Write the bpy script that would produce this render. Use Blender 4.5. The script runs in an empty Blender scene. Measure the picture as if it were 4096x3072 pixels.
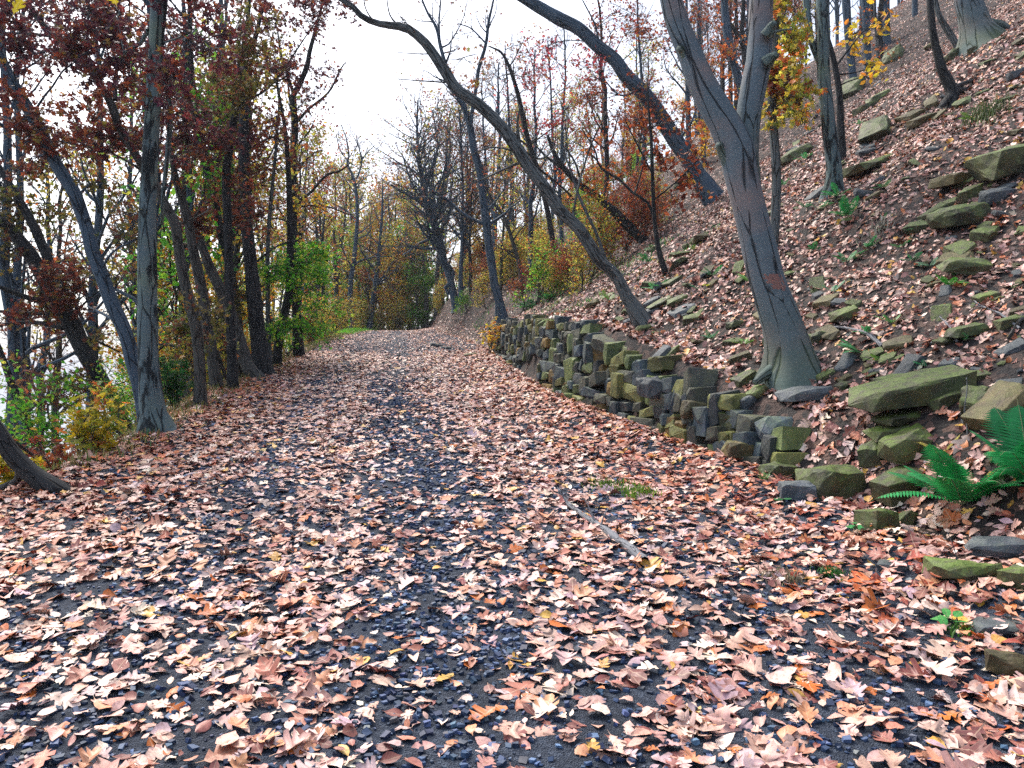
import bpy, bmesh, math
import numpy as np
from mathutils import Vector, Matrix, noise as mnoise

rng = np.random.default_rng(7)
C = bpy.context.scene.collection
F = 3215.0; CU = 2048.0; CV = 1536.0; EYE = 1.6; HAZE = .0006        # focal length and centre of the 4096 x 3072 frame

def lin(r, g, b):
    f = lambda c: (c/255/12.92) if c/255 <= .04045 else ((c/255+.055)/1.055)**2.4
    return (f(r), f(g), f(b))

# ------------------------------------------------------------------ terrain
def interp(tab):
    a = np.array(tab, float)
    return lambda y: np.interp(y, a[:, 0], a[:, 1])
xw = interp([(-400, 20), (-20, 4.2), (-10, 3.5), (3, 3.15), (5.2, 2.65), (6.3, 2.42), (7.4, 2.19), (8.3, 1.82), (9.76, 1.54), (11.85, .92), (14.3, .44),
             (18, .04), (24, -.64), (30, -1.7), (35, -2.8), (40, -3.7), (47, -5.0), (80, -11), (200, -30)])
xl = interp([(-400, 10), (-20, -2.8), (3, -3.8), (6.7, -3.9), (9.76, -4.3), (16.8, -5.5), (24, -6.4), (35, -7.5), (47, -8.8), (80, -15.5), (200, -36)])
hw = interp([(-400, .5), (6.6, .56), (7.4, .5), (8.5, .64), (10, .86), (11.5, 1.08), (15, 1.15), (19, 1.03), (22, .9), (24.5, .8), (30, 1.2), (40, 1.6), (200, 1.6)])
tw = interp([(-400, 1.6), (3, 1.1), (6.3, .9), (7.2, .42), (23.5, .36), (26, 1.3), (32, 1.7), (200, 1.7)])

def vnoise(x, y, seed=0):
    x = np.asarray(x, float); y = np.asarray(y, float)
    xi = np.floor(x).astype(np.int64); yi = np.floor(y).astype(np.int64)
    fx = x-xi; fy = y-yi
    fx = fx*fx*(3-2*fx); fy = fy*fy*(3-2*fy)
    def h(a, b):
        n = (a*374761393 + b*668265263 + seed*1442695041) & 0xffffffff
        n = ((n ^ (n >> 13))*1274126177) & 0xffffffff
        return ((n ^ (n >> 16)) & 0xffff)/65535.0
    return (h(xi, yi)*(1-fx)+h(xi+1, yi)*fx)*(1-fy) + (h(xi, yi+1)*(1-fx)+h(xi+1, yi+1)*fx)*fy

def zroad(y):
    y = np.asarray(y, float)
    a = np.where(y < 38, .106*y, 0)
    t = np.clip(y-38, 0, 14)
    b = 4.028+.106*t-.106*t*t/28*1.15
    c = np.clip(y-52, 0, 400)*(-.016)
    r = np.where(y < 38, a, b+c)
    return np.where(y < -30, -3.18+(y+30)*.02, r)

def sstep(a): a = np.clip(a, 0, 1); return a*a*(3-2*a)

def H(x, y, rough=True):
    x = np.asarray(x, float); y = np.asarray(y, float)
    zr = zroad(y)
    t = x-xw(y)
    up = hw(y)*sstep(t/tw(y)) + .2*np.clip(t, 0, None) + .45*np.maximum(0, np.sqrt((t-.9)**2+.3)-.35+(t-.9))*.5*(t > 0)
    up = np.where(t > 0, up, 0)
    up = np.where(t > 55, .65*55+.1*(t-55)+.6, up)
    s = xl(y)-x
    dn = np.where(s > 0, -.60*np.maximum(0, s-.25)-.02*np.clip(s, 0, 20)**1.3, 0)
    z = zr+up+dn
    if rough:
        m = sstep(t/1.3)
        z = z + m*(.30*(vnoise(x*.55, y*.55, 1)-.5)+.14*(vnoise(x*1.7, y*1.7, 2)-.5)+.06*(vnoise(x*4.5, y*4.5, 3)-.5))
        m2 = sstep(s/1.5)
        z = z + m2*.5*(vnoise(x*.5, y*.5, 4)-.5)
        inr = (t < 0) & (s < 0)
        z = z + np.where(inr, .03*(vnoise(x*1.2, y*.6, 5)-.5), 0)
        # gentle berm of leaves at the foot of the bank
        z = z + .10*np.exp(-((t+.25)/.35)**2)*(t < .6)
    return np.maximum(z, -58)

def nrm(x, y, e=.12):
    dx = (H(x+e, y)-H(x-e, y))/(2*e); dy = (H(x, y+e)-H(x, y-e))/(2*e)
    n = np.stack([-dx, -dy, np.ones_like(dx)], -1)
    return n/np.linalg.norm(n, axis=-1, keepdims=True)

def pt(U, V, d):                                       # a point at distance d seen at U, V
    return np.array([(U-CU)/F*d, d, EYE+(CV-V)/F*d])
def hit(U, V, d0=2.0, d1=110.):                        # where that sight line meets the ground
    d = np.arange(d0, d1, .04)
    x = (U-CU)/F*d; z = EYE+(CV-V)/F*d
    k = np.nonzero(H(x, d) >= z)[0]
    return d[k[0]] if len(k) else None

# ------------------------------------------------------------------ mesh builder
class MB:
    def __init__(s): s.v = []; s.f = []; s.c = []; s.u = []; s.n = 0
    def add(s, v, faces, col=None, uvw=None):
        """v (N,3); faces list of (M,k) int arrays"""
        v = np.asarray(v, float)
        for f in faces:
            if len(f): s.f.append(np.asarray(f, np.int64)+s.n)
        s.v.append(v); s.n += len(v)
        if col is None: col = np.full((len(v), 3), .5)
        col = np.asarray(col, float)
        if col.ndim == 1: col = np.tile(col, (len(v), 1))
        s.c.append(col)
        s.u.append(v if uvw is None else np.asarray(uvw, float))
    def build(s, name, mat, parent=None, smooth=True, origin=None):
        me = bpy.data.meshes.new(name)
        v = np.concatenate(s.v) if s.v else np.zeros((0, 3))
        if origin is not None: v = v-np.asarray(origin)
        me.vertices.add(len(v)); me.vertices.foreach_set('co', v.astype(np.float32).ravel())
        nl = sum(f.size for f in s.f); npoly = sum(len(f) for f in s.f)
        me.loops.add(nl); me.polygons.add(npoly)
        me.loops.foreach_set('vertex_index', np.concatenate([f.ravel() for f in s.f]).astype(np.int32))
        tot = np.concatenate([np.full(len(f), f.shape[1]) for f in s.f])
        st = np.concatenate([[0], np.cumsum(tot)[:-1]])
        me.polygons.foreach_set('loop_start', st.astype(np.int32))
        me.polygons.foreach_set('use_smooth', np.full(npoly, smooth, bool))
        me.update(calc_edges=True)
        c = np.concatenate(s.c); c4 = np.ones((len(c), 4), np.float32); c4[:, :3] = c
        a = me.color_attributes.new('Col', 'FLOAT_COLOR', 'POINT'); a.data.foreach_set('color', c4.ravel())
        a = me.attributes.new('luv', 'FLOAT_VECTOR', 'POINT'); a.data.foreach_set('vector', np.concatenate(s.u).astype(np.float32).ravel())
        me.materials.append(mat)
        o = bpy.data.objects.new(name, me); C.objects.link(o)
        if parent is not None: o.parent = parent
        return o

def tag(o, label=None, cat=None, group=None, kind=None):
    if label: o['label'] = label
    if cat: o['category'] = cat
    if group: o['group'] = group
    if kind: o['kind'] = kind
    return o
def empty(name, loc, label=None, cat=None, group=None):
    o = bpy.data.objects.new(name, None); C.objects.link(o); o.location = loc; o.empty_display_size = .2
    return tag(o, label, cat, group)
def copy_tree(o, loc, rz=0., sc=1., label=None):
    r = o.copy(); C.objects.link(r); r.location = loc; r.rotation_euler = (0, 0, rz); r.scale = (sc, sc, sc)
    if label: r['label'] = label
    for ch in list(o.children):
        c = ch.copy(); C.objects.link(c); c.parent = r
    return r

def tubes(mb, P, R, sides=6, col=(.5, .5, .5), cap=True, lobes=None):
    """P (k,n,3) centre lines, R (k,n) radii"""
    P = np.asarray(P, float); R = np.asarray(R, float)
    k, n, _ = P.shape
    T = np.gradient(P, axis=1); T /= np.linalg.norm(T, axis=2, keepdims=True)+1e-9
    mean = P[:, -1]-P[:, 0]; mean /= np.linalg.norm(mean, axis=1, keepdims=True)+1e-9
    ref = np.where(np.abs(mean[:, 1:2]) < .7, np.array([[0, 1., 0]]), np.array([[1., 0, 0]]))
    ref = np.repeat(ref[:, None, :], n, 1)
    A = np.cross(T, ref); A /= np.linalg.norm(A, axis=2, keepdims=True)+1e-9
    B = np.cross(T, A)
    th = np.linspace(0, 2*np.pi, sides, endpoint=False)
    rr = R[:, :, None]*np.ones(sides)
    if lobes is not None: rr = rr*lobes(th, n)
    V = P[:, :, None, :] + rr[..., None]*(np.cos(th)[None, None, :, None]*A[:, :, None, :]+np.sin(th)[None, None, :, None]*B[:, :, None, :])
    s = np.concatenate([np.zeros((k, 1)), np.cumsum(np.linalg.norm(np.diff(P, axis=1), axis=2), 1)], 1)
    r0 = np.median(R, axis=1)[:, None]
    W = np.stack([np.cos(th)[None, None, :]*r0[:, :, None]*np.ones((k, n, sides)), np.sin(th)[None, None, :]*r0[:, :, None]*np.ones((k, n, sides)),
                  s[:, :, None]*np.ones((k, n, sides))], -1)
    W = W + (np.arange(k)*3.1)[:, None, None, None]
    base = (np.arange(k)*n*sides)[:, None, None]
    i = np.arange(n-1)[None, :, None]*sides; j = np.arange(sides)[None, None, :]; j2 = (j+1) % sides
    q = np.stack([base+i+j, base+i+j2, base+i+sides+j2, base+i+sides+j], -1).reshape(-1, 4)
    faces = [q]
    if cap:
        faces.append(np.arange(k)[:, None]*n*sides+(n-1)*sides+np.arange(sides)[None, ::1])
    mb.add(V.reshape(-1, 3), faces, np.asarray(col, float), W.reshape(-1, 3))

def smooth_line(P, R, n):
    """Catmull-Rom through the traced points"""
    P = np.asarray(P, float); R = np.asarray(R, float)
    A = np.concatenate([[2*P[0]-P[1]], P, [2*P[-1]-P[-2]]])
    m = len(P); out = []; ro = []
    L = np.concatenate([[0], np.cumsum(np.linalg.norm(np.diff(P, axis=0), axis=1))])
    for s in np.linspace(0, L[-1], n):
        i = min(np.searchsorted(L, s, side='right')-1, m-2); i = max(i, 0)
        t = (s-L[i])/max(L[i+1]-L[i], 1e-6)
        p0, p1, p2, p3 = A[i], A[i+1], A[i+2], A[i+3]
        out.append(.5*((2*p1)+(-p0+p2)*t+(2*p0-5*p1+4*p2-p3)*t*t+(-p0+3*p1-3*p2+p3)*t**3))
        ro.append(R[i]*(1-t)+R[i+1]*t)
    return np.array(out), np.array(ro)

def spawn(P, R, m, t0, t1, L, ang, up=.25, n=6, rfrac=.55, wig=.18, g=None):
    """m side shoots from every centre line"""
    g = g or rng
    P = np.asarray(P, float); R = np.asarray(R, float)
    k, np_, _ = P.shape
    idx = np.repeat(np.arange(k), m)
    t = g.uniform(t0, t1, k*m)
    f = t*(np_-1); i = np.minimum(f.astype(int), np_-2); w = (f-i)[:, None]
    b = P[idx, i]*(1-w)+P[idx, i+1]*w
    r = (R[idx, i]*(1-w[:, 0])+R[idx, i+1]*w[:, 0])
    T = P[idx, i+1]-P[idx, i]; T /= np.linalg.norm(T, axis=1, keepdims=True)+1e-9
    q = g.normal(size=(k*m, 3)); q -= (q*T).sum(1, keepdims=True)*T; q /= np.linalg.norm(q, axis=1, keepdims=True)+1e-9
    a = g.normal(ang, .2, k*m)[:, None]
    D = T*np.cos(a)+q*np.sin(a); D[:, 2] += up; D /= np.linalg.norm(D, axis=1, keepdims=True)
    ln = L*g.uniform(.55, 1.25, k*m)*(1.15-.5*t)
    out = np.zeros((k*m, n, 3)); out[:, 0] = b
    d = D.copy()
    for j in range(1, n):
        d = d+g.normal(0, wig, d.shape); d[:, 2] += up*.12; d /= np.linalg.norm(d, axis=1, keepdims=True)
        out[:, j] = out[:, j-1]+d*(ln/(n-1))[:, None]
    rb = np.minimum(r*rfrac, .11*ln/2.2)
    rad = rb[:, None]*np.linspace(1, .28, n)[None]
    return out, rad

# ------------------------------------------------------------------ leaf shapes
def strip_leaf(st):
    """st: list of (y, half width, tip shift). Midrib plus both edges"""
    v = []; q = []
    for i, (y, w, sft) in enumerate(st):
        v += [(-w, y+sft, 0), (0, y, 0), (w, y+sft, 0)]
    for i in range(len(st)-1):
        a = 3*i
        q += [(a, a+1, a+4, a+3), (a+1, a+2, a+5, a+4)]
    return np.array(v, float), np.array(q)
OAK = strip_leaf([(-.2, .008, 0), (0, .014, 0), (.08, .09, 0), (.16, .22, .05), (.24, .11, .03), (.38, .40, .10), (.47, .38, .16), (.50, .14, .03), (.64, .33, .13), (.72, .15, .04), (.86, .14, .05), (1.05, .01, 0)])
OAKM = strip_leaf([(-.05, .01, 0), (.14, .2, .02), (.24, .12, 0), (.42, .38, .1), (.52, .14, .02), (.68, .32, .09), (1.0, .02, 0)])
OVAL = strip_leaf([(-.1, .01, 0), (.02, .02, 0), (.18, .19, 0), (.4, .27, 0), (.62, .24, 0), (.85, .11, 0), (1.0, .01, 0)])
OVALM = strip_leaf([(0, .02, 0), (.28, .25, 0), (.62, .24, 0), (1.0, .02, 0)])
HEART = strip_leaf([(-.15, .01, 0), (.0, .03, 0), (.1, .33, -.05), (.35, .42, 0), (.65, .3, 0), (.85, .13, 0), (1.0, .01, 0)])
MAPLE = strip_leaf([(-.25, .008, 0), (0, .012, 0), (.1, .28, -.1), (.18, .14, 0), (.36, .52, .12), (.45, .14, 0), (.62, .2, .1), (.7, .2, .04), (1.0, .01, 0)])
TINY = (np.array([(-.30, .35, 0), (0, 0, 0), (.30, .4, 0), (.02, 1, 0)], float), np.array([(0, 1, 3), (1, 2, 3)]))
STAR = (np.array([(0, 0, 0), (.42, .1, .03), (.16, .36, 0), (.5, .6, -.04), (.14, .66, 0), (0, 1.05, .05), (-.14, .66, 0), (-.5, .6, -.03), (-.16, .36, 0), (-.42, .1, .04)], float),
        np.array([(0, 1, 2), (2, 3, 4), (4, 5, 6), (6, 7, 8), (8, 9, 0), (0, 2, 8), (2, 4, 6), (2, 6, 8)]))

def put_leaves(mb, tmpl, pos, size, nor, col, tilt=.3, curl=.5, g=None):
    g = g or rng
    tv, tf = tmpl
    N = len(pos)
    if N == 0: return
    m = len(tv)
    x = tv[None, :, 0]*g.uniform(.8, 1.2, (N, 1)); y = tv[None, :, 1]-.45; y = y*np.ones((N, 1))
    cx = g.normal(0, curl, (N, 1)); cy = g.normal(-.05, curl*.7, (N, 1)); tws = g.normal(0, curl*.8, (N, 1)); fold = g.normal(.15, .25, (N, 1))*min(1, curl*2)
    z = cx*x*x*1.6+cy*y*y+tws*x*y+fold*np.abs(x)
    if curl > 0: z = z + g.normal(0, .03*min(1, curl*2), (N, m))
    L = np.stack([x, y, z], -1)*size[:, None, None]
    n = nor + g.normal(0, tilt, (N, 3)); n /= np.linalg.norm(n, axis=1, keepdims=True)
    q = g.normal(size=(N, 3)); q -= (q*n).sum(1, keepdims=True)*n; q /= np.linalg.norm(q, axis=1, keepdims=True)
    w = np.cross(q, n)
    V = pos[:, None, :]+L[..., 0:1]*w[:, None]+L[..., 1:2]*q[:, None]+L[..., 2:3]*n[:, None]
    faces = (tf[None]+(np.arange(N)*m)[:, None, None]).reshape(-1, tf.shape[1])
    cc = np.repeat(col, m, 0)
    luv = np.stack([tv[None, :, 0]*np.ones((N, 1)), tv[None, :, 1]*np.ones((N, 1)), (g.uniform(0, 50, (N, 1)))*np.ones((1, m))], -1).reshape(-1, 3)
    mb.add(V.reshape(-1, 3), [faces], cc, luv)

def pick(pal, N, g=None, var=.12):
    """pal: list of (weight, (r,g,b) in display values)"""
    g = g or rng
    w = np.array([p[0] for p in pal], float); w /= w.sum()
    c = np.array([lin(*p[1]) for p in pal])
    i = g.choice(len(pal), N, p=w)
    k = c[i]*np.exp(g.normal(0, var, (N, 1)))*np.exp(g.normal(0, var*.35, (N, 3)))
    return np.clip(k, .003, .9)

# ------------------------------------------------------------------ materials
def nt(name):
    m = bpy.data.materials.new(name); m.use_nodes = True
    n = m.node_tree; n.nodes.clear(); return m, n
def nd(n, t, **kw):
    x = n.nodes.new(t)
    for k, v in kw.items():
        if k.startswith('i_'): x.inputs[k[2:].replace('_', ' ')].default_value = v
        else: setattr(x, k, v)
    return x
def lk(n, a, b): n.links.new(a, b)
def ramp(n, stops, interp='LINEAR'):
    r = nd(n, 'ShaderNodeValToRGB'); r.color_ramp.interpolation = interp
    e = r.color_ramp.elements
    e[0].position = stops[0][0]; e[0].color = (*stops[0][1], 1)
    e[1].position = stops[-1][0]; e[1].color = (*stops[-1][1], 1)
    for p, c in stops[1:-1]:
        k = e.new(p); k.color = (*c, 1)
    return r
def mixc(n, a, b, f, mode='MIX'):
    m = nd(n, 'ShaderNodeMix', data_type='RGBA', blend_type=mode)
    for s, v in ((m.inputs[6], a), (m.inputs[7], b), (m.inputs[0], f)):
        if hasattr(v, 'default_value') or hasattr(v, 'links'): lk(n, v, s)
        elif isinstance(v, (int, float)): s.default_value = v
        else: s.default_value = (*v, 1)
    return m.outputs[2]

def leaf_material(name, trans=0., rough=.5, spec=.4):
    m, n = nt(name)
    at = nd(n, 'ShaderNodeAttribute', attribute_name='Col')
    uv = nd(n, 'ShaderNodeAttribute', attribute_name='luv')
    sp = nd(n, 'ShaderNodeSeparateXYZ'); lk(n, uv.outputs['Vector'], sp.inputs[0])
    ab = nd(n, 'ShaderNodeMath', operation='ABSOLUTE'); lk(n, sp.outputs[0], ab.inputs[0])
    # midrib
    mr = nd(n, 'ShaderNodeMapRange'); mr.inputs[1].default_value = .008; mr.inputs[2].default_value = .022; mr.inputs[3].default_value = .45; mr.inputs[4].default_value = 0
    lk(n, ab.outputs[0], mr.inputs[0])
    # side veins run forward from the midrib
    sy = nd(n, 'ShaderNodeMath', operation='MULTIPLY_ADD'); lk(n, ab.outputs[0], sy.inputs[0]); sy.inputs[1].default_value = -.8; lk(n, sp.outputs[1], sy.inputs[2])
    sn = nd(n, 'ShaderNodeMath', operation='MULTIPLY'); lk(n, sy.outputs[0], sn.inputs[0]); sn.inputs[1].default_value = 42
    s2 = nd(n, 'ShaderNodeMath', operation='SINE'); lk(n, sn.outputs[0], s2.inputs[0])
    vr = nd(n, 'ShaderNodeMapRange'); vr.inputs[1].default_value = .9; vr.inputs[2].default_value = 1; vr.inputs[3].default_value = 0; vr.inputs[4].default_value = .22
    lk(n, s2.outputs[0], vr.inputs[0])
    mx = nd(n, 'ShaderNodeMath', operation='MAXIMUM'); lk(n, mr.outputs[0], mx.inputs[0]); lk(n, vr.outputs[0], mx.inputs[1])
    no = nd(n, 'ShaderNodeTexNoise'); no.inputs['Scale'].default_value = 5; no.inputs['Detail'].default_value = 4; lk(n, uv.outputs['Vector'], no.inputs['Vector'])
    rp = ramp(n, [(.3, (.62, .55, .5)), (.5, (1, 1, 1)), (.72, (1.12, 1.1, 1.06))]); lk(n, no.outputs[0], rp.inputs[0])
    c1 = mixc(n, at.outputs['Color'], rp.outputs[0], 1., 'MULTIPLY')
    c2 = mixc(n, c1, (.62, .45, .3), mx.outputs[0])
    # small brown blotches
    n2 = nd(n, 'ShaderNodeTexNoise'); n2.inputs['Scale'].default_value = 16; lk(n, uv.outputs['Vector'], n2.inputs['Vector'])
    r2 = ramp(n, [(.66, (0, 0, 0)), (.72, (.6, .6, .6))]); lk(n, n2.outputs[0], r2.inputs[0])
    c3 = mixc(n, c2, (.07, .035, .02), r2.outputs[0])
    b = nd(n, 'ShaderNodeBsdfPrincipled'); b.inputs['Roughness'].default_value = rough; b.inputs['Specular IOR Level'].default_value = spec
    lk(n, c3, b.inputs['Base Color'])
    out = nd(n, 'ShaderNodeOutputMaterial')
    if trans > 0:
        tr = nd(n, 'ShaderNodeBsdfTranslucent'); lk(n, c3, tr.inputs['Color'])
        ms = nd(n, 'ShaderNodeMixShader'); ms.inputs[0].default_value = trans
        lk(n, b.outputs[0], ms.inputs[1]); lk(n, tr.outputs[0], ms.inputs[2]); lk(n, ms.outputs[0], out.inputs[0])
    else: lk(n, b.outputs[0], out.inputs[0])
    return m
M_LITTER = leaf_material('fallen leaf', 0., .48, .45)
M_LEAF = leaf_material('living leaf', .5, .5, .25)

def bark_material(name, light, dark, crack=.5, scale=9., stretch=.16, bump=.9, tint=None, moss=None, patch=0., smooth=False):
    m, n = nt(name)
    uv = nd(n, 'ShaderNodeAttribute', attribute_name='luv')
    mp = nd(n, 'ShaderNodeMapping'); mp.inputs['Scale'].default_value = (1, 1, stretch); lk(n, uv.outputs['Vector'], mp.inputs['Vector'])
    ns = nd(n, 'ShaderNodeTexNoise'); ns.inputs['Scale'].default_value = scale*.8; ns.inputs['Detail'].default_value = 3; lk(n, mp.outputs[0], ns.inputs['Vector'])
    wp = nd(n, 'ShaderNodeVectorMath', operation='MULTIPLY_ADD'); lk(n, ns.outputs['Color'], wp.inputs[0]); wp.inputs[1].default_value = (.09, .09, .09); lk(n, mp.outputs[0], wp.inputs[2])
    vo = nd(n, 'ShaderNodeTexVoronoi', feature='DISTANCE_TO_EDGE'); vo.inputs['Scale'].default_value = scale; lk(n, wp.outputs[0], vo.inputs['Vector'])
    n2 = nd(n, 'ShaderNodeTexNoise'); n2.inputs['Scale'].default_value = 2.6; n2.inputs['Detail'].default_value = 6; lk(n, uv.outputs['Vector'], n2.inputs['Vector'])
    n3 = nd(n, 'ShaderNodeTexNoise'); n3.inputs['Scale'].default_value = 22 if smooth else 45; n3.inputs['Detail'].default_value = 5
    mp3 = nd(n, 'ShaderNodeMapping'); mp3.inputs['Scale'].default_value = (1, 1, 1.6 if smooth else stretch*2); lk(n, uv.outputs['Vector'], mp3.inputs['Vector']); lk(n, mp3.outputs[0], n3.inputs['Vector'])
    # width of the cracks varies along the trunk
    wd = nd(n, 'ShaderNodeMapRange'); wd.inputs[1].default_value = .38; wd.inputs[2].default_value = .66; wd.inputs[3].default_value = (.0005 if smooth else .01)*crack; wd.inputs[4].default_value = .22*crack
    lk(n, n2.outputs[0], wd.inputs[0])
    dv = nd(n, 'ShaderNodeMath', operation='DIVIDE'); lk(n, vo.outputs['Distance'], dv.inputs[0]); lk(n, wd.outputs[0], dv.inputs[1])
    cl = nd(n, 'ShaderNodeClamp'); lk(n, dv.outputs[0], cl.inputs[0])
    lt = mixc(n, light, tuple(c*.6 for c in light), n3.outputs[0])
    if tint is not None:
        n4 = nd(n, 'ShaderNodeTexNoise'); n4.inputs['Scale'].default_value = 1.7; n4.inputs['Detail'].default_value = 5; lk(n, uv.outputs['Vector'], n4.inputs['Vector'])
        r4 = ramp(n, [(.45, (0, 0, 0)), (.66, (1, 1, 1))]); lk(n, n4.outputs[0], r4.inputs[0])
        lt = mixc(n, lt, tint, r4.outputs[0])
    if patch > 0:
        n5 = nd(n, 'ShaderNodeTexNoise'); n5.inputs['Scale'].default_value = 5; n5.inputs['Detail'].default_value = 6; n5.inputs['Roughness'].default_value = .65; mp5 = nd(n, 'ShaderNodeMapping'); mp5.inputs['Scale'].default_value = (1, 1, .2); lk(n, uv.outputs['Vector'], mp5.inputs['Vector']); lk(n, mp5.outputs[0], n5.inputs['Vector'])
        r5 = ramp(n, [(.5, (0, 0, 0)), (.53, (patch, patch, patch))]); lk(n, n5.outputs[0], r5.inputs[0])
        lt = mixc(n, lt, dark, r5.outputs[0])
    col = mixc(n, dark, lt, cl.outputs[0])
    if moss is not None:
        ge = nd(n, 'ShaderNodeNewGeometry'); at = nd(n, 'ShaderNodeSeparateXYZ'); lk(n, uv.outputs['Vector'], at.inputs[0])
        r6 = nd(n, 'ShaderNodeMapRange'); r6.inputs[1].default_value = .25; r6.inputs[2].default_value = 1.1; r6.inputs[3].default_value = 1.0; r6.inputs[4].default_value = 0.
        lk(n, at.outputs[2], r6.inputs[0])
        mm = nd(n, 'ShaderNodeMath', operation='MULTIPLY'); lk(n, r6.outputs[0], mm.inputs[0]); lk(n, n2.outputs[0], mm.inputs[1])
        col = mixc(n, col, moss, mm.outputs[0])
    ad = nd(n, 'ShaderNodeMath', operation='MULTIPLY_ADD'); lk(n, n3.outputs[0], ad.inputs[0]); ad.inputs[1].default_value = .25; lk(n, cl.outputs[0], ad.inputs[2])
    bp = nd(n, 'ShaderNodeBump'); bp.inputs['Strength'].default_value = bump; bp.inputs['Distance'].default_value = .015; lk(n, ad.outputs[0], bp.inputs['Height'])
    b = nd(n, 'ShaderNodeBsdfPrincipled'); b.inputs['Roughness'].default_value = .8; b.inputs['Specular IOR Level'].default_value = .25
    lk(n, col, b.inputs['Base Color']); lk(n, bp.outputs[0], b.inputs['Normal'])
    o = nd(n, 'ShaderNodeOutputMaterial'); lk(n, b.outputs[0], o.inputs[0]); return m
K_PALE = bark_material('pale grey bark', (.14, .20, .215), (.008, .011, .013), .5, 8., .13, .9, tint=(.15, .2, .16), patch=.92, smooth=True)
K_BEECH = bark_material('smooth grey bark', (.155, .205, .235), (.010, .013, .017), .5, 6.5, .11, 1., tint=(.23, .19, .18), moss=(.07, .11, .05), smooth=True)
K_GREY = bark_material('ridged grey bark', (.14, .16, .16), (.02, .02, .018), .9, 16., .14, 1.)
K_DARK = bark_material('dark bark', (.042, .045, .046), (.006, .007, .009), .8, 13., .12, 1.)
K_BLUE = bark_material('slate grey bark', (.085, .13, .175), (.010, .014, .02), .55, 10., .14, 1., smooth=True)
K_BROWN = bark_material('brown grey bark', (.10, .10, .09), (.02, .016, .013), .7, 14., .14, 1.)

def rock_material(name, a, b_, moss, mossy=.6):
    m, n = nt(name)
    tc = nd(n, 'ShaderNodeTexCoord'); oi = nd(n, 'ShaderNodeObjectInfo')
    sh = nd(n, 'ShaderNodeVectorMath', operation='MULTIPLY_ADD'); cm = nd(n, 'ShaderNodeCombineXYZ'); lk(n, oi.outputs['Random'], cm.inputs[0]); lk(n, oi.outputs['Random'], cm.inputs[1])
    lk(n, cm.outputs[0], sh.inputs[0]); sh.inputs[1].default_value = (40, 40, 40); lk(n, tc.outputs['Object'], sh.inputs[2])
    n1 = nd(n, 'ShaderNodeTexNoise'); n1.inputs['Scale'].default_value = 5; n1.inputs['Detail'].default_value = 8; n1.inputs['Roughness'].default_value = .65; lk(n, sh.outputs[0], n1.inputs['Vector'])
    n2 = nd(n, 'ShaderNodeTexNoise'); n2.inputs['Scale'].default_value = 60; n2.inputs['Detail'].default_value = 6; lk(n, sh.outputs[0], n2.inputs['Vector'])
    n3 = nd(n, 'ShaderNodeTexNoise'); n3.inputs['Scale'].default_value = 9; n3.inputs['Detail'].default_value = 7; n3.inputs['Roughness'].default_value = .7; lk(n, sh.outputs[0], n3.inputs['Vector'])
    r1 = ramp(n, [(.35, a), (.65, b_)]); lk(n, n1.outputs[0], r1.inputs[0])
    ge = nd(n, 'ShaderNodeNewGeometry'); sp = nd(n, 'ShaderNodeSeparateXYZ'); lk(n, ge.outputs['Normal'], sp.inputs[0])
    rm = nd(n, 'ShaderNodeMapRange'); rm.inputs[1].default_value = -.5; rm.inputs[2].default_value = .9; rm.inputs[3].default_value = .0; rm.inputs[4].default_value = 1.; lk(n, sp.outputs[2], rm.inputs[0])
    r3 = ramp(n, [(.38, (0, 0, 0)), (.56, (1, 1, 1))]); lk(n, n3.outputs[0], r3.inputs[0])
    mu = nd(n, 'ShaderNodeMath', operation='MULTIPLY'); lk(n, rm.outputs[0], mu.inputs[0]); lk(n, r3.outputs[0], mu.inputs[1])
    mu2 = nd(n, 'ShaderNodeMath', operation='MULTIPLY'); lk(n, mu.outputs[0], mu2.inputs[0]); mu2.inputs[1].default_value = mossy
    c = mixc(n, r1.outputs[0], moss, mu2.outputs[0])
    hv = nd(n, 'ShaderNodeHueSaturation'); lk(n, c, hv.inputs['Color'])
    vr = nd(n, 'ShaderNodeMapRange'); vr.inputs[3].default_value = .7; vr.inputs[4].default_value = 1.35; lk(n, oi.outputs['Random'], vr.inputs[0]); lk(n, vr.outputs[0], hv.inputs['Value'])
    c2 = mixc(n, hv.outputs[0], n2.outputs['Color'], .15, 'OVERLAY')
    at = nd(n, 'ShaderNodeAttribute', attribute_name='Col')
    c3 = mixc(n, c2, at.outputs['Color'], 1., 'MULTIPLY')
    ad = nd(n, 'ShaderNodeMath', operation='MULTIPLY_ADD'); lk(n, n2.outputs[0], ad.inputs[0]); ad.inputs[1].default_value = .3; lk(n, n3.outputs[0], ad.inputs[2])
    bp = nd(n, 'ShaderNodeBump'); bp.inputs['Strength'].default_value = .7; bp.inputs['Distance'].default_value = .02; lk(n, ad.outputs[0], bp.inputs['Height'])
    b = nd(n, 'ShaderNodeBsdfPrincipled'); b.inputs['Roughness'].default_value = .62; b.inputs['Specular IOR Level'].default_value = .4
    lk(n, c3, b.inputs['Base Color']); lk(n, bp.outputs[0], b.inputs['Normal'])
    o = nd(n, 'ShaderNodeOutputMaterial'); lk(n, b.outputs[0], o.inputs[0]); return m
R_MOSS = rock_material('mossy trap rock', (.032, .037, .028), (.095, .085, .04), (.10, .15, .025), 1.0)
R_BLUE = rock_material('bluish slate rock', (.045, .058, .072), (.12, .135, .15), (.10, .12, .06), .25)
R_BROWN = rock_material('brown rock', (.045, .035, .022), (.15, .115, .05), (.12, .13, .03), .5)
R_WALL = rock_material('wall stone', (.018, .022, .03), (.075, .078, .07), (.095, .105, .03), .5)

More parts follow.
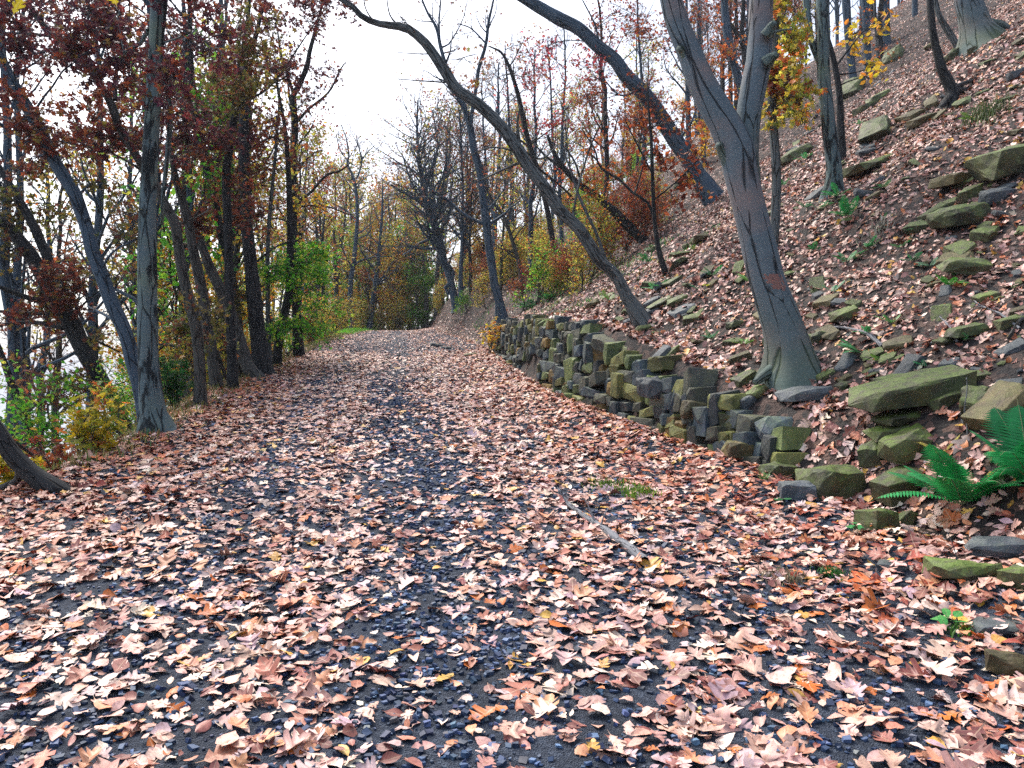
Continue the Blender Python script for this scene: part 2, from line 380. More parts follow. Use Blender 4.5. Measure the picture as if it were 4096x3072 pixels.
def ground_material(name, base, mid, light, scale=14., amt=.5, bump=.6):
    m, n = nt(name)
    tc = nd(n, 'ShaderNodeTexCoord')
    v = nd(n, 'ShaderNodeTexVoronoi'); v.inputs['Scale'].default_value = scale; lk(n, tc.outputs['Object'], v.inputs['Vector'])
    v2 = nd(n, 'ShaderNodeTexVoronoi'); v2.inputs['Scale'].default_value = scale*2.7; lk(n, tc.outputs['Object'], v2.inputs['Vector'])
    no = nd(n, 'ShaderNodeTexNoise'); no.inputs['Scale'].default_value = 2.2; no.inputs['Detail'].default_value = 8; lk(n, tc.outputs['Object'], no.inputs['Vector'])
    sp = nd(n, 'ShaderNodeSeparateColor'); lk(n, v.outputs['Color'], sp.inputs[0])
    r = ramp(n, [(0., base), (.45, base), (.6, mid), (1., light)]); lk(n, sp.outputs[0], r.inputs[0])
    a = mixc(n, base, r.outputs[0], amt)
    r2 = ramp(n, [(.3, (.6, .6, .6)), (.7, (1.25, 1.25, 1.25))]); lk(n, no.outputs[0], r2.inputs[0])
    c = mixc(n, a, r2.outputs[0], 1., 'MULTIPLY')
    bp = nd(n, 'ShaderNodeBump'); bp.inputs['Strength'].default_value = bump; bp.inputs['Distance'].default_value = .02; lk(n, v2.outputs['Distance'], bp.inputs['Height'])
    b = nd(n, 'ShaderNodeBsdfPrincipled'); b.inputs['Roughness'].default_value = .85; lk(n, c, b.inputs['Base Color']); lk(n, bp.outputs[0], b.inputs['Normal'])
    o = nd(n, 'ShaderNodeOutputMaterial'); lk(n, b.outputs[0], o.inputs[0]); return m
G_SOIL = ground_material('leaf mould', (.012, .009, .008), (.045, .024, .018), (.13, .075, .055), 13., .8, .8)
G_PATH = ground_material('dark gravel', (.028, .042, .07), (.045, .064, .10), (.075, .10, .145), 55., .9, .9)

def plain(name, col, rough=.7, spec=.3, attr=False, trans=0.):
    m, n = nt(name)
    b = nd(n, 'ShaderNodeBsdfPrincipled'); b.inputs['Roughness'].default_value = rough; b.inputs['Specular IOR Level'].default_value = spec
    no = nd(n, 'ShaderNodeTexNoise'); no.inputs['Scale'].default_value = 18; no.inputs['Detail'].default_value = 5
    if attr:
        a = nd(n, 'ShaderNodeAttribute', attribute_name='Col'); src = a.outputs['Color']
    else:
        a = nd(n, 'ShaderNodeRGB'); a.outputs[0].default_value = (*col, 1); src = a.outputs[0]
    r = ramp(n, [(.3, (.7, .7, .7)), (.7, (1.2, 1.2, 1.2))]); lk(n, no.outputs[0], r.inputs[0])
    c = mixc(n, src, r.outputs[0], 1., 'MULTIPLY'); lk(n, c, b.inputs['Base Color'])
    o = nd(n, 'ShaderNodeOutputMaterial')
    if trans:
        t = nd(n, 'ShaderNodeBsdfTranslucent'); lk(n, c, t.inputs[0]); ms = nd(n, 'ShaderNodeMixShader'); ms.inputs[0].default_value = trans
        lk(n, b.outputs[0], ms.inputs[1]); lk(n, t.outputs[0], ms.inputs[2]); lk(n, ms.outputs[0], o.inputs[0])
    else: lk(n, b.outputs[0], o.inputs[0])
    return m
M_CHIP = plain('stone chips', (.1, .1, .1), .6, .45, attr=True)
M_GREEN = plain('green blades', (.1, .1, .1), .5, .35, attr=True, trans=.3)

# ------------------------------------------------------------------ ground, path, river
def axis(segs):
    out = []
    for a, b, s in segs: out.append(np.arange(a, b, s))
    return np.concatenate(out+[[segs[-1][1]]])
def sheet(name, X, Y, Z, mat):
    ny, nx = X.shape
    mb = MB(); i = np.arange(ny-1)[:, None]*nx; j = np.arange(nx-1)[None]
    q = np.stack([i+j, i+j+1, i+nx+j+1, i+nx+j], -1).reshape(-1, 4)
    mb.add(np.stack([X, Y, Z], -1).reshape(-1, 3), [q]); return mb.build(name, mat)
ax = axis([(-700, -80, 40), (-80, -20, 3), (-20, -8, .6), (-8, 10, .12), (10, 24, .35), (24, 80, 2), (80, 700, 40)])
ay = axis([(-400, -20, 20), (-20, -2, 1), (-2, 28, .12), (28, 60, .4), (60, 140, 2.5), (140, 900, 40)])
X, Y = np.meshgrid(ax, ay)
Z = H(X, Y)
inner = (X < xw(Y)-.05) & (X > xl(Y)+.05)
Z = np.where(inner, Z-.035, Z)
tag(sheet('ground', X, Y, Z, G_SOIL), kind='structure')
py = axis([(-18, 0, 1), (0, 30, .15), (30, 60, .5), (60, 130, 3)]); s = np.linspace(0, 1, 44)
PY, S = np.meshgrid(py, s, indexing='ij')
PX = xl(PY)+.0+(xw(PY)-xl(PY))*S
tag(sheet('gravel_path', PX, PY, H(PX, PY)+.004+np.where((S < .01) | (S > .99), -.05, 0), G_PATH), kind='structure')

def water_material():
    m, n = nt('river water')
    b = nd(n, 'ShaderNodeBsdfPrincipled'); b.inputs['Base Color'].default_value = (.25, .3, .33, 1); b.inputs['Roughness'].default_value = .12; b.inputs['Specular IOR Level'].default_value = .6
    no = nd(n, 'ShaderNodeTexNoise'); no.inputs['Scale'].default_value = .2; no.inputs['Detail'].default_value = 5
    tc = nd(n, 'ShaderNodeTexCoord'); lk(n, tc.outputs['Object'], no.inputs['Vector'])
    bp = nd(n, 'ShaderNodeBump'); bp.inputs['Strength'].default_value = .15; lk(n, no.outputs[0], bp.inputs['Height']); lk(n, bp.outputs[0], b.inputs['Normal'])
    o = nd(n, 'ShaderNodeOutputMaterial'); lk(n, b.outputs[0], o.inputs[0]); return m
wx, wy = np.meshgrid(np.array([-3600., -60.]), np.array([-1500., 4800.]))
tag(sheet('river', wx, wy, np.full(wx.shape, -57.), water_material()), kind='structure')
# the low far shore across the river
fy = np.linspace(-1500, 4800, 90); sx = np.array([0, 60, 300, 700.])
FY, FX = np.meshgrid(fy, sx, indexing='ij')
FZ = -57.5+np.array([0, 10, 24, 30])[None]*(.7+.6*vnoise(FY/300, FX/400, 9))
tag(sheet('far_shore', -2500-FX, FY, FZ, plain('hazed far shore woods', (.42, .46, .5), 1, 0)), kind='structure')  # distance haze is painted into the pale blue grey of the woods

# ------------------------------------------------------------------ fallen leaves (one carpet nobody could count)
LIT = [(26, (222, 182, 168)), (24, (202, 156, 142)), (12, (236, 212, 196)), (8, (186, 120, 98)), (7, (212, 146, 108)), (9, (158, 98, 88)),
       (3, (196, 106, 40)), (2, (214, 166, 76)), (7, (122, 66, 62)), (10, (184, 156, 160))]
LIT_RED = [(12, (214, 168, 142)), (12, (190, 124, 96)), (14, (168, 80, 52)), (12, (146, 58, 40)), (7, (196, 98, 40)), (9, (110, 46, 40)), (3, (212, 160, 60)), (6, (150, 104, 86))]
LIT_HILL = [(22, (210, 170, 158)), (20, (180, 130, 118)), (6, (226, 196, 178)), (10, (150, 86, 62)), (8, (122, 60, 46)), (7, (186, 108, 60)), (9, (96, 60, 52)), (2, (205, 160, 60)), (7, (140, 110, 104))]

def track(x, y):
    w = xw(y)-xl(y); r = (x-xl(y))/w
    wob = .05*(vnoise(y*.5, y*0+3, 11)-.5)
    g1 = np.exp(-((r-.53-wob)/.085)**2); g2 = np.exp(-((r-.30-wob)/.06)**2)*.75; g3 = np.exp(-((r-.72+wob)/.05)**2)*.55*np.clip(1.3-y/9, 0, 1)
    return np.clip(g1+g2+g3, 0, 1)

def litter():
    mb = MB()
    def scatter(x0, x1, y0, y1, dens, g):
        N = int((x1-x0)*(y1-y0)*dens)
        return g.uniform(x0, x1, N), g.uniform(y0, y1, N)
    g = np.random.default_rng(3)
    bands = [(1.6, 5.5, 520, 'near'), (5.5, 9, 480, 'near'), (9, 15, 480, 'mid'), (15, 24, 380, 'mid2'), (24, 52, 150, 'far')]
    for y0, y1, dens, lod in bands:
        x0 = -1.0-max(3.3, .66*y1); x1 = min(.75*y1+1.0, 30) if y1 > 9 else .66*y1+1.6
        x0 = max(x0, -11)
        x, y = scatter(x0, x1, y0, y1, dens, g)
        t = x-xw(y); sl = xl(y)-x
        onroad = (t < 0) & (sl < 0)
        patch = vnoise(x*1.6, y*1.6, 21)*.6+vnoise(x*5, y*5, 22)*.4
        p = np.where(onroad, .92-.72*track(x, y)*np.clip(1.45-patch*1.0, .3, 1.2), .8)
        p = np.where(onroad, p*np.clip(.55+patch*1.0, .4, 1.), p)
        p = np.where((t > .6), np.clip(.1+1.3*patch, .12, 1.), p)
        p = np.where(np.abs(t) < .6, .95, p)
        p = np.where(onroad, p*.8, p)
        inwall = (y > 7.1) & (y < 24.3) & (t > .02) & (t < .45)
        p = np.where(inwall, 0, p)
        p = np.where(sl > 5, 0, p)
        # keep to what can be looked at
        vis = np.abs(x) < .75*y+1.5
        k = (g.random(len(x)) < p) & vis
        x, y, t, sl = x[k], y[k], t[k], sl[k]; N = len(x)
        n = nrm(x, y)
        z = H(x, y)+g.uniform(.006, .03, N)+np.where((t > -1) & (t < 0), g.uniform(0, .03, N), 0)
        pos = np.stack([x, y, z], -1)
        redness = np.exp(-((t+.5)/.7)**2)*np.where(y > 6, .75, .4)+np.exp(-((sl+.3)/.8)**2)*.9
        r = g.random(N)
        col = pick(LIT, N, g)
        kr = r < redness; col[kr] = pick(LIT_RED, kr.sum(), g)
        kh = (t > .5); col[kh] = pick(LIT_HILL, kh.sum(), g)
        size = g.uniform(.042, .108, N)*np.where(g.random(N) < .18, 1.35, 1.)
        size = np.where(t > .8, size*.8, size)
        if y0 >= 24: size *= 1.15
        tilt = np.where(t > .3, .42, .22)
        kind = g.random(N)
        sets = {'near': [(OAK, .0, .4), (OVAL, .4, .82), (HEART, .82, 1.01)], 'mid': [(OAKM, 0, .5), (OVALM, .5, 1.01)],
                'mid2': [(OAKM, 0, .3), (OVALM, .3, .7), (TINY, .7, 1.01)], 'far': [(TINY, 0, 1.01)]}[lod]
        for tm, a, b in sets:
            q = (kind >= a) & (kind < b)
            sz = size[q]*(1.25 if (tm is OAK or tm is OAKM) else .82)
            for tl in (.22, .42):
                q2 = tilt[q] == tl
                put_leaves(mb, tm, pos[q][q2], sz[q2], n[q][q2], col[q][q2], tl, .34, g)
    return tag(mb.build('fallen_leaves', M_LITTER), kind='stuff', cat='leaves', label='carpet of fallen tan and rust oak leaves over path and hillside')
litter()

def chips():
    mb = MB(); g = np.random.default_rng(5)
    cube = np.array([(-1, -1, -1), (1, -1, -1), (1, 1, -1), (-1, 1, -1), (-1, -1, 1), (1, -1, 1), (1, 1, 1), (-1, 1, 1)], float)*.5
    cf = np.array([(0, 3, 2, 1), (4, 5, 6, 7), (0, 1, 5, 4), (1, 2, 6, 5), (2, 3, 7, 6), (3, 0, 4, 7)])
    for y0, y1, dens, s0, s1 in ((1.8, 5, 800, .008, .026), (5, 9, 500, .012, .03), (9, 16, 200, .02, .04)):
        x0, x1 = -.66*y1-.5, min(3.2, .66*y1+.5); N = int((x1-x0)*(y1-y0)*dens)
        x = g.uniform(x0, x1, N); y = g.uniform(y0, y1, N)
        k = (x > xl(y)) & (x < xw(y)-.2) & (g.random(N) < np.clip(.25+.75*track(x, y)+.4*(vnoise(x*1.3, y*1.3, 31)-.5), .05, 1)) & (np.abs(x) < .7*y+.5)
        x, y = x[k], y[k]; N = len(x)
        V = cube[None]*(1+g.normal(0, .22, (N, 8, 3)))
        sc = g.uniform(s0, s1, N)[:, None]*np.stack([g.uniform(.7, 1.3, N), g.uniform(.7, 1.3, N), g.uniform(.35, .8, N)], -1)
        V = V*sc[:, None]
        a = g.uniform(0, 6.28, N); c, s_ = np.cos(a)[:, None], np.sin(a)[:, None]
        b = g.normal(0, .35, N)[:, None]
        vx, vy, vz = V[..., 0], V[..., 1], V[..., 2]
        vz2 = vz*np.cos(b)-vx*np.sin(b); vx2 = vz*np.sin(b)+vx*np.cos(b)
        W = np.stack([vx2*c-vy*s_, vx2*s_+vy*c, vz2], -1)+np.stack([x, y, H(x, y)+.006+sc[:, 2]*.3], -1)[:, None]
        col = pick([(5, (44, 60, 86)), (5, (60, 80, 112)), (2, (88, 110, 142)), (1, (100, 104, 110))], N, g, .2)
        mb.add(W.reshape(-1, 3), [(cf[None]+(np.arange(N)*8)[:, None, None]).reshape(-1, 4)], np.repeat(col, 8, 0))
    tag(mb.build('gravel_chips', M_CHIP, smooth=False), kind='stuff', cat='gravel', label='dark bluish crushed stone showing between the leaves on the path')
chips()

# ------------------------------------------------------------------ rocks
def rock_mesh(name, L, W, T, seed, mat, col=(1, 1, 1), flat=False, detail=2, blocky=False):
    g = np.random.default_rng(seed)
    bm = bmesh.new()
    for sx in (-1, 1):
        for sy in (-1, 1):
            for sz in (-1, 1):
                c0 = np.array([sx, sy, sz])*np.array([g.uniform(.34, .54), g.uniform(.34, .54), g.uniform(.3, .52)])
                if blocky: c0 = np.array([sx, sy, sz])*np.array([g.uniform(.36, .54), g.uniform(.42, .54), g.uniform(.36, .54)])
                if g.random() < (.3 if blocky else .6):      # a broken corner
                    cut = g.uniform(.15, .6, 3)
                    for q in range(3):
                        e = c0.copy(); e[q] *= 1-cut[q]; bm.verts.new(e*np.array([L, W, T]))
                else: bm.verts.new(c0*np.array([L, W, T]))
    if not blocky: bm.verts.new((g.uniform(-.3, .3)*L, g.uniform(-.3, .3)*W, T*g.uniform(.5, .62)))
    bm.verts.new((g.uniform(-.3, .3)*L, -W*g.uniform(.5, .58), T*g.uniform(-.2, .3)))
    bm.verts.new((L*g.choice([-1, 1])*g.uniform(.5, .64), g.uniform(-.2, .2)*W, T*g.uniform(-.3, .2)))
    r = bmesh.ops.convex_hull(bm, input=bm.verts)
    bmesh.ops.delete(bm, geom=[e for e in bm.verts if not e.link_faces], context='VERTS')
    bmesh.ops.dissolve_limit(bm, angle_limit=math.radians(9), verts=bm.verts, edges=bm.edges)
    try: bmesh.ops.bevel(bm, geom=list(bm.edges), offset=min(L, W, T)*.02, segments=1, affect='EDGES')
    except Exception: pass
    bmesh.ops.triangulate(bm, faces=bm.faces)
    for _ in range(detail):
        long = [e for e in bm.edges if e.calc_length() > min(L, W)*.22]
        if long: bmesh.ops.subdivide_edges(bm, edges=long, cuts=1)
        bmesh.ops.triangulate(bm, faces=bm.faces)
    off = Vector((seed*1.7, seed*.9, seed*.3))
    for v in bm.verts:
        p = v.co.copy(); q = Vector((p.x/max(L, .1)*3, p.y/max(L, .1)*3, p.z/max(T, .05)*1.1))
        d = (mnoise.noise(q+off)*.07+mnoise.noise(q*3+off)*.05)*min(T*1.2, W)
        v.co = p+v.normal*d
    me = bpy.data.meshes.new(name); bm.to_mesh(me); bm.free()
    for p in me.polygons: p.use_smooth = False
    a = me.color_attributes.new('Col', 'FLOAT_COLOR', 'POINT')
    a.data.foreach_set('color', np.tile(np.array([*col, 1.], np.float32), len(me.vertices)))
    me.materials.append(mat)
    o = bpy.data.objects.new(name, me); C.objects.link(o); return o

def ground_rot(x, y, yaw, lean=0., amt=.75):
    n = nrm(np.array([x]), np.array([y]), .35)[0]
    n = Vector((n[0]*amt, n[1]*amt, n[2])).normalized()
    q = Vector((0, 0, 1)).rotation_difference(n)
    return (q.to_matrix() @ Matrix.Rotation(yaw, 3, 'Z') @ Matrix.Rotation(lean, 3, 'Y')).to_euler()

RK = []
def place_rock(U, V, w, h, mat, label, yaw=0., lean=0., name='rock', th=None, group=None, col=(1, 1, 1), depth=.75, sink=.28, amt=.75, d=None):
    seed = len(RK)+11
    d = d or hit(U, V+h*.35) or hit(U, V+h*1.2) or 20
    L = w/F*d; T = h/F*d*.9
    if th: T = L*th
    o = rock_mesh(name, L*1.05, L*depth if L*depth > T else T*1.1, T, seed, mat, col)
    x = (U-CU)/F*d; y = d+L*depth*.2
    o.location = (x*y/d, y, float(H(x*y/d, y))+T*(.5-sink))
    o.rotation_euler = ground_rot(x, y, yaw, lean, amt)
    tag(o, label, 'rock', group); RK.append(o); return o
MO, BL, BR = R_MOSS, R_BLUE, R_BROWN
rocks = [
 (3112, 1887, 150, 90, MO, 'green lichen rock with a dark square patch, first in the row below the wall end', .3, .15),
 (3180, 1970, 150, 85, BL, 'dark bluish block underneath the green rock below the wall end', -.2, 0),
 (3334, 1950, 235, 160, MO, 'widest green rock in the middle of the row along the path edge', .1, .1),
 (3605, 1965, 215, 110, MO, 'green topped rock with a black shaded face left of the large fern', .2, -.1),
 (3507, 2085, 150, 110, MO, 'squarish green rock lying lowest in front of the row of rocks', .5, .05),
 (3625, 2078, 95, 75, MO, 'small dark green rock leaning beside the squarish green rock', .9, .3),
 (3979, 2205, 205, 80, BL, 'long bluish grey slab below the large fern near the right edge', -.35, .1),
 (3855, 2300, 245, 95, MO, 'flat dull green slab half buried in leaves under the bluish slab', .1, .1),
 (4070, 2320, 120, 120, MO, 'rounded grey green rock over a black hollow at the right edge', .4, 0),
 (3572, 2268, 115, 45, BL, 'thin bluish stone poking out of the leaves below the rock row', -.4, .1),
 (3996, 2520, 215, 60, BL, 'grey green slab under leaves low on the right edge', -.2, 0),
 (4030, 2680, 170, 110, BR, 'brown rock at the right edge nearest the camera', -.5, .2),
 (3640, 1625, 400, 120, MO, 'longest mossy boulder with a ridge, overhanging a black hollow', -.12, .05),
 (3605, 1700, 205, 45, MO, 'thin pointed green slab right below the longest mossy boulder', .1, .1),
 (3903, 1612, 105, 105, MO, 'upright green rock wedged at the right end of the longest boulder', .6, -.4),
 (4000, 1672, 250, 105, BR, 'brown green tilted slab behind the fern at the right edge', .3, -.35),
 (3560, 1750, 170, 50, MO, 'flat green rock with one tan leaf lying on it', 0, .05),
 (3632, 1820, 200, 100, MO, 'bulky olive rock between the longest boulder and the black faced rock', .1, 0),
 (3502, 1828, 125, 100, MO, 'grey and green rock with a sharp edge left of the bulky olive rock', .7, .1),
 (3220, 1588, 200, 60, BL, 'wide flat blue grey slab just below the big forked tree', .15, .05),
 (2976, 1518, 95, 62, MO, 'yellow green block left of the foot of the big forked tree', .2, 0),
 (3027, 1566, 85, 50, MO, 'small green rock touching the yellow green block', .5, .1),
 (2987, 1618, 75, 58, BL, 'small dark slate rock among leaves above the wall end', .3, .3),
 (3383, 1263, 105, 48, MO, 'low green rock in the leaves right of the forked tree', .1, 0),
 (3269, 1352, 90, 50, MO, 'green rock tucked against the right side of the forked tree root', .2, .1),
 (3594, 1382, 112, 42, BR, 'rust brown slab beside the pale fallen stick', -.4, .1),
 (3865, 1333, 150, 45, MO, 'wide grey green slab on the slope near the right edge', .1, 0),
 (3947, 1190, 100, 52, MO, 'bright yellow green flat rock on the slope at right', .1, 0),
 (3909, 1512, 95, 36, MO, 'small tan green slab above the upright green rock', 0, .1),
 (3594, 1523, 180, 36, MO, 'thin long flat slab above the longest mossy boulder', 0, 0),
 (3372, 1548, 65, 40, MO, 'small green wedge of rock right of the blue grey slab', .5, .1),
 (4030, 664, 250, 130, MO, 'large green boulder high on the slope at the right edge', .1, 0),
 (3842, 880, 195, 95, MO, 'broad flat topped mossy boulder with a dark underside on the slope', .2, 0),
 (3940, 950, 105, 58, MO, 'smaller mossy rock tucked under the flat topped boulder', .5, .1),
 (3830, 738, 170, 50, BR, 'long dark brown slab left of the high green boulder', .3, .15),
 (3880, 776, 95, 60, MO, 'green angular rock under the dark brown slab', .4, .1),
 (3985, 790, 110, 75, BL, 'blue grey slab standing below the high green boulder', .1, .3),
 (3496, 534, 165, 75, MO, 'tilted green slab standing out on the upper slope', .9, -.45),
 (3474, 680, 200, 42, MO, 'long thin green slab right of the slender tree foot', .35, -.1),
 (3871, 1075, 175, 75, MO, 'olive rock sloping down right in the middle of the hillside', -.5, .3),
 (3415, 352, 115, 62, MO, 'green slab on the skyline of the slope', .7, -.4),
 (3510, 392, 90, 34, MO, 'low mossy rock just under the skyline slab', .1, 0),
 (3467, 430, 85, 40, MO, 'dark mossy rock above the tilted green slab', .2, 0),
 (3683, 484, 95, 40, BR, 'dark rounded rock under the curved dark tree', .1, 0),
 (3185, 618, 130, 55, MO, 'green pointed rock between the forked tree and slender tree', .5, -.2),
 (3820, 215, 70, 48, MO, 'bright mossy rock left of the big rooted tree', .1, 0),
 (3575, 222, 90, 62, MO, 'tilted slab at the top of the slope beyond the skyline trees', .8, -.5),
 (2740, 730, 80, 36, MO, 'square green rock at the foot of the thick leaning tree', 0, 0),
 (4062, 300, 60, 40, BL, 'bluish rock at the upper right edge of the slope', .2, .2),
 (2634, 1222, 95, 24, MO, 'flat slab above the leaning tree foot', .2, 0),
 (2712, 1205, 82, 26, MO, 'green flat slab right of the leaning tree', -.1, 0),
 (2600, 1248, 64, 28, BL, 'grey slab close behind the leaning tree foot', .2, .1),
 (2728, 1246, 105, 18, BL, 'thin blue slab lying on leaves right of the leaning tree', .1, 0),
 (2944, 1300, 65, 36, MO, 'small dark wedge left of the forked tree', .4, .2),
 (2690, 1130, 82, 22, MO, 'pale slab higher behind the leaning tree', .3, 0),
 (2514, 1288, 42, 28, BL, 'small block at the left of the leaning tree foot', .3, 0),
 (2585, 1312, 74, 28, MO, 'tan green slab directly in front of the leaning tree foot', .1, .1),
 (2691, 1408, 62, 32, MO, 'yellow green stone on the leaves behind the wall top', .2, 0),
 (2640, 1442, 90, 40, BL, 'dark blue angular stone on top of the wall middle', .3, .1),
 (2640, 980, 60, 26, MO, 'slab beside the thin sapling on the slope', .2, 0),
 (2550, 930, 90, 30, BR, 'brown mossy log shaped rock below the skyline left of the sapling', .5, -.1),
 (1745, 1381, 48, 22, BL, 'larger blue grey stone lying at the far right edge of the path', .2, .1),
 (1785, 1391, 42, 16, BL, 'smaller flat blue stone beside the larger one at the far path edge', .1, 0),
 (1881, 1420, 52, 20, BR, 'dark brown lump half buried at the foot of the far bank', .1, 0),
]
for (U, V, w, h, mt, lab, yaw, lean) in rocks:
    big = w > 120
    place_rock(U, V, w, h, mt, lab, yaw, lean, name='boulder' if w > 180 else 'rock', amt=.35 if big else .7, sink=.2 if big else .3)

# small slabs scattered on the slope, each one movable, copied from eight shapes
SL = []
protos = []
for i in range(8):
    o = rock_mesh('small_rock', 1, .7, .38, 200+i, [R_MOSS, R_MOSS, R_BLUE, R_BROWN][i % 4], detail=1)
    protos.append(o)
g = np.random.default_rng(17)
cnt = 0
SG = 'small slabs scattered on the leafy hillside'
while cnt < 285:
    U = g.uniform(2150, 4096); V = g.uniform(150, 2100)
    d = hit(U, V)
    if d is None or d > 26: continue
    x = (U-CU)/F*d; t = x-xw(d)
    if t < .75: continue
    w = (.07+.26*g.random()**2.2)*(1.25 if d > 12 else 1)
    o = protos[cnt % 8] if cnt < 8 else protos[g.integers(8)].copy()
    if cnt >= 8: C.objects.link(o)
    o.scale = (w, w*g.uniform(.7, 1.2), w*g.uniform(.5, 1.1)); o.location = (x, d, float(H(x, d))+w*.05)
    o.rotation_euler = ground_rot(x, d, g.uniform(0, 6.3), g.normal(0, .25))
    tag(o, 'small angular stone among the fallen leaves on the slope above the wall', 'rock', SG); cnt += 1

# ------------------------------------------------------------------ dry stone wall
def wall():
    root = empty('stone_wall', (1.0, 12., float(H(.9, 12.))), 'low dry stone retaining wall of dark mossy blocks along the right side of the path', 'wall')
    g = np.random.default_rng(23)
    ys = np.linspace(6.9, 24.4, 400); xs = xw(ys)
    L = np.concatenate([[0], np.cumsum(np.hypot(np.diff(xs), np.diff(ys)))])
    tot = L[-1]
    def face(s, h):
        y = np.interp(s, L, ys); x = np.interp(s, L, xs)
        y2 = np.interp(s+.3, L, ys); x2 = np.interp(s+.3, L, xs)
        t = np.array([x2-x, y2-y]); t /= np.linalg.norm(t)+1e-9
        n = np.array([t[1], -t[0]])                      # into the bank
        z0 = float(zroad(y))-.02
        lean = .22*h
        return np.array([x+n[0]*lean, y+n[1]*lean, z0+h]), t, n
    stones = []
    topn = lambda s: float(hw(np.interp(s, L, ys)))*(1+.14*(vnoise(s*1.1, 3., 41)-.5)*2)*(.8 if s < .3 else 1)
    h = 0.; course = 0
    while h < 1.5:
        ch = g.uniform(.11, .24)
        s = g.uniform(-.1, .1)
        while s < tot:
            y = np.interp(s, L, ys)
            near = 1.35 if y < 10 else 1.
            w = (.10+.24*g.random()**1.2)*(1.25 if y < 9 else 1.75)
            tall = ch*g.choice([1, 1, 1, 1.0, 1.7])
            if g.random() < .18: w *= .5
            hh = h+tall*.5+g.normal(0, .025)
            if hh < topn(s+w/2)+.04:
                stones.append((s+w/2, hh, w, tall))
            s += w*.96
        h += ch; course += 1
    # the dark hole in the far part: no stones there
    keep = []
    for st in stones:
        p, t, n = face(st[0], st[1])
        U = CU+p[0]/p[1]*F; V = CV-(p[2]-EYE)/p[1]*F
        if abs(U-2125) < 38 and 1425 < V < 1530: continue
        keep.append((st, p, t, n, st[2]*st[3]/p[1]**2))
    keep.sort(key=lambda a: -a[4])
    stuff = MB()
    cols = [(1.2, 1.2, 1.1), (2.6, 2.5, 1.0), (.9, 1.2, 1.7), (3., 1.8, .6), (1.9, 2.3, 1.0), (.6, .7, .9), (1.6, 1.9, 2.3)]
    tmpl = [rock_mesh('stone', 1, 1, 1, 300+i, R_WALL, detail=0, blocky=True) for i in range(14)]
    data = []
    for o in tmpl:
        v = np.array([q.co[:] for q in o.data.vertices]); f = [list(p.vertices) for p in o.data.polygons]
        data.append((v, [np.array([a for a in f if len(a) == 3])]))
        bpy.data.objects.remove(o)
    for i, (st, p, t, n, a) in enumerate(keep):
        s, hh, w, ht = st
        k = g.integers(14); v, f = data[k]
        dep = g.uniform(.26, .36)
        ang = g.normal(0, .09); yaw = g.normal(0, .10)
        lx = v[:, 0]*w*.97; lz = v[:, 2]*ht*1.0; ly = v[:, 1]*dep
        lx, lz = lx*math.cos(ang)-lz*math.sin(ang), lx*math.sin(ang)+lz*math.cos(ang)
        lx, ly = lx*math.cos(yaw)-ly*math.sin(yaw), lx*math.sin(yaw)+ly*math.cos(yaw)
        o3 = p+np.array([n[0], n[1], 0])*(dep*.5-.05+g.normal(0, .03))
        W = o3+lx[:, None]*np.array([t[0], t[1], 0])+ly[:, None]*np.array([n[0], n[1], 0])+lz[:, None]*np.array([0, 0, 1.])
        c = np.array(cols[g.choice(7, p=[.25, .16, .18, .07, .14, .12, .08])])*g.uniform(.75, 1.25)
        if i < 100:
            mb = MB(); mb.add(W, f, c); ob = mb.build('stone', R_WALL, root, smooth=False, origin=root.location)
        else: stuff.add(W, f, c)
    o = stuff.build('stone_fill', R_WALL, root, smooth=False, origin=root.location); o['kind'] = 'stuff'
    # earth and rubble core behind the face, blackened as painted shade between stones
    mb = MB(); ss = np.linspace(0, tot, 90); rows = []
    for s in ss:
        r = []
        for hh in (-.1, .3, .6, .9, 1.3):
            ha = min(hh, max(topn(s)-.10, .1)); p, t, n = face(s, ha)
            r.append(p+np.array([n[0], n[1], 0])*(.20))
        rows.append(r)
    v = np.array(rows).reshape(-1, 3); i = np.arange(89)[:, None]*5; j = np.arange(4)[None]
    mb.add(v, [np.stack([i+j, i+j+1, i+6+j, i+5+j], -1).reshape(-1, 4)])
    mb.build('rubble_core', plain('gap shade earth', (.008, .007, .006)), root, origin=root.location)
wall()
# three large blocks crowning the near end
for (U, V, w, h, mt, lab, yaw, d) in [
    (2960, 1700, 150, 110, MO, 'large green cube shaped block capping the near end of the wall', .5, 7.9),
    (2780, 1640, 90, 75, BR, 'brown block beside the green cube on the near end of the wall', .1, 8.3),
    (2640, 1555, 150, 90, BL, 'broad dark block with a flat top sitting on the middle of the wall', .2, 9.3),
    (2530, 1420, 90, 75, MO, 'chunky green block on the wall top left of the blue stone', .4, 10.9),
    (3010, 1800, 190, 75, BR, 'long low block under the green cube at the wall end', .1, 7.45)]:
    p = pt(U, V, d); L = w/F*d; T = h/F*d
    o = rock_mesh('wall_block', L*1.05, L*.8, T, 400+len(RK), mt); o.location = p+np.array([0, L*.3, 0]); o.rotation_euler = (.05, .03, yaw)
    tag(o, lab, 'rock'); RK.append(o)

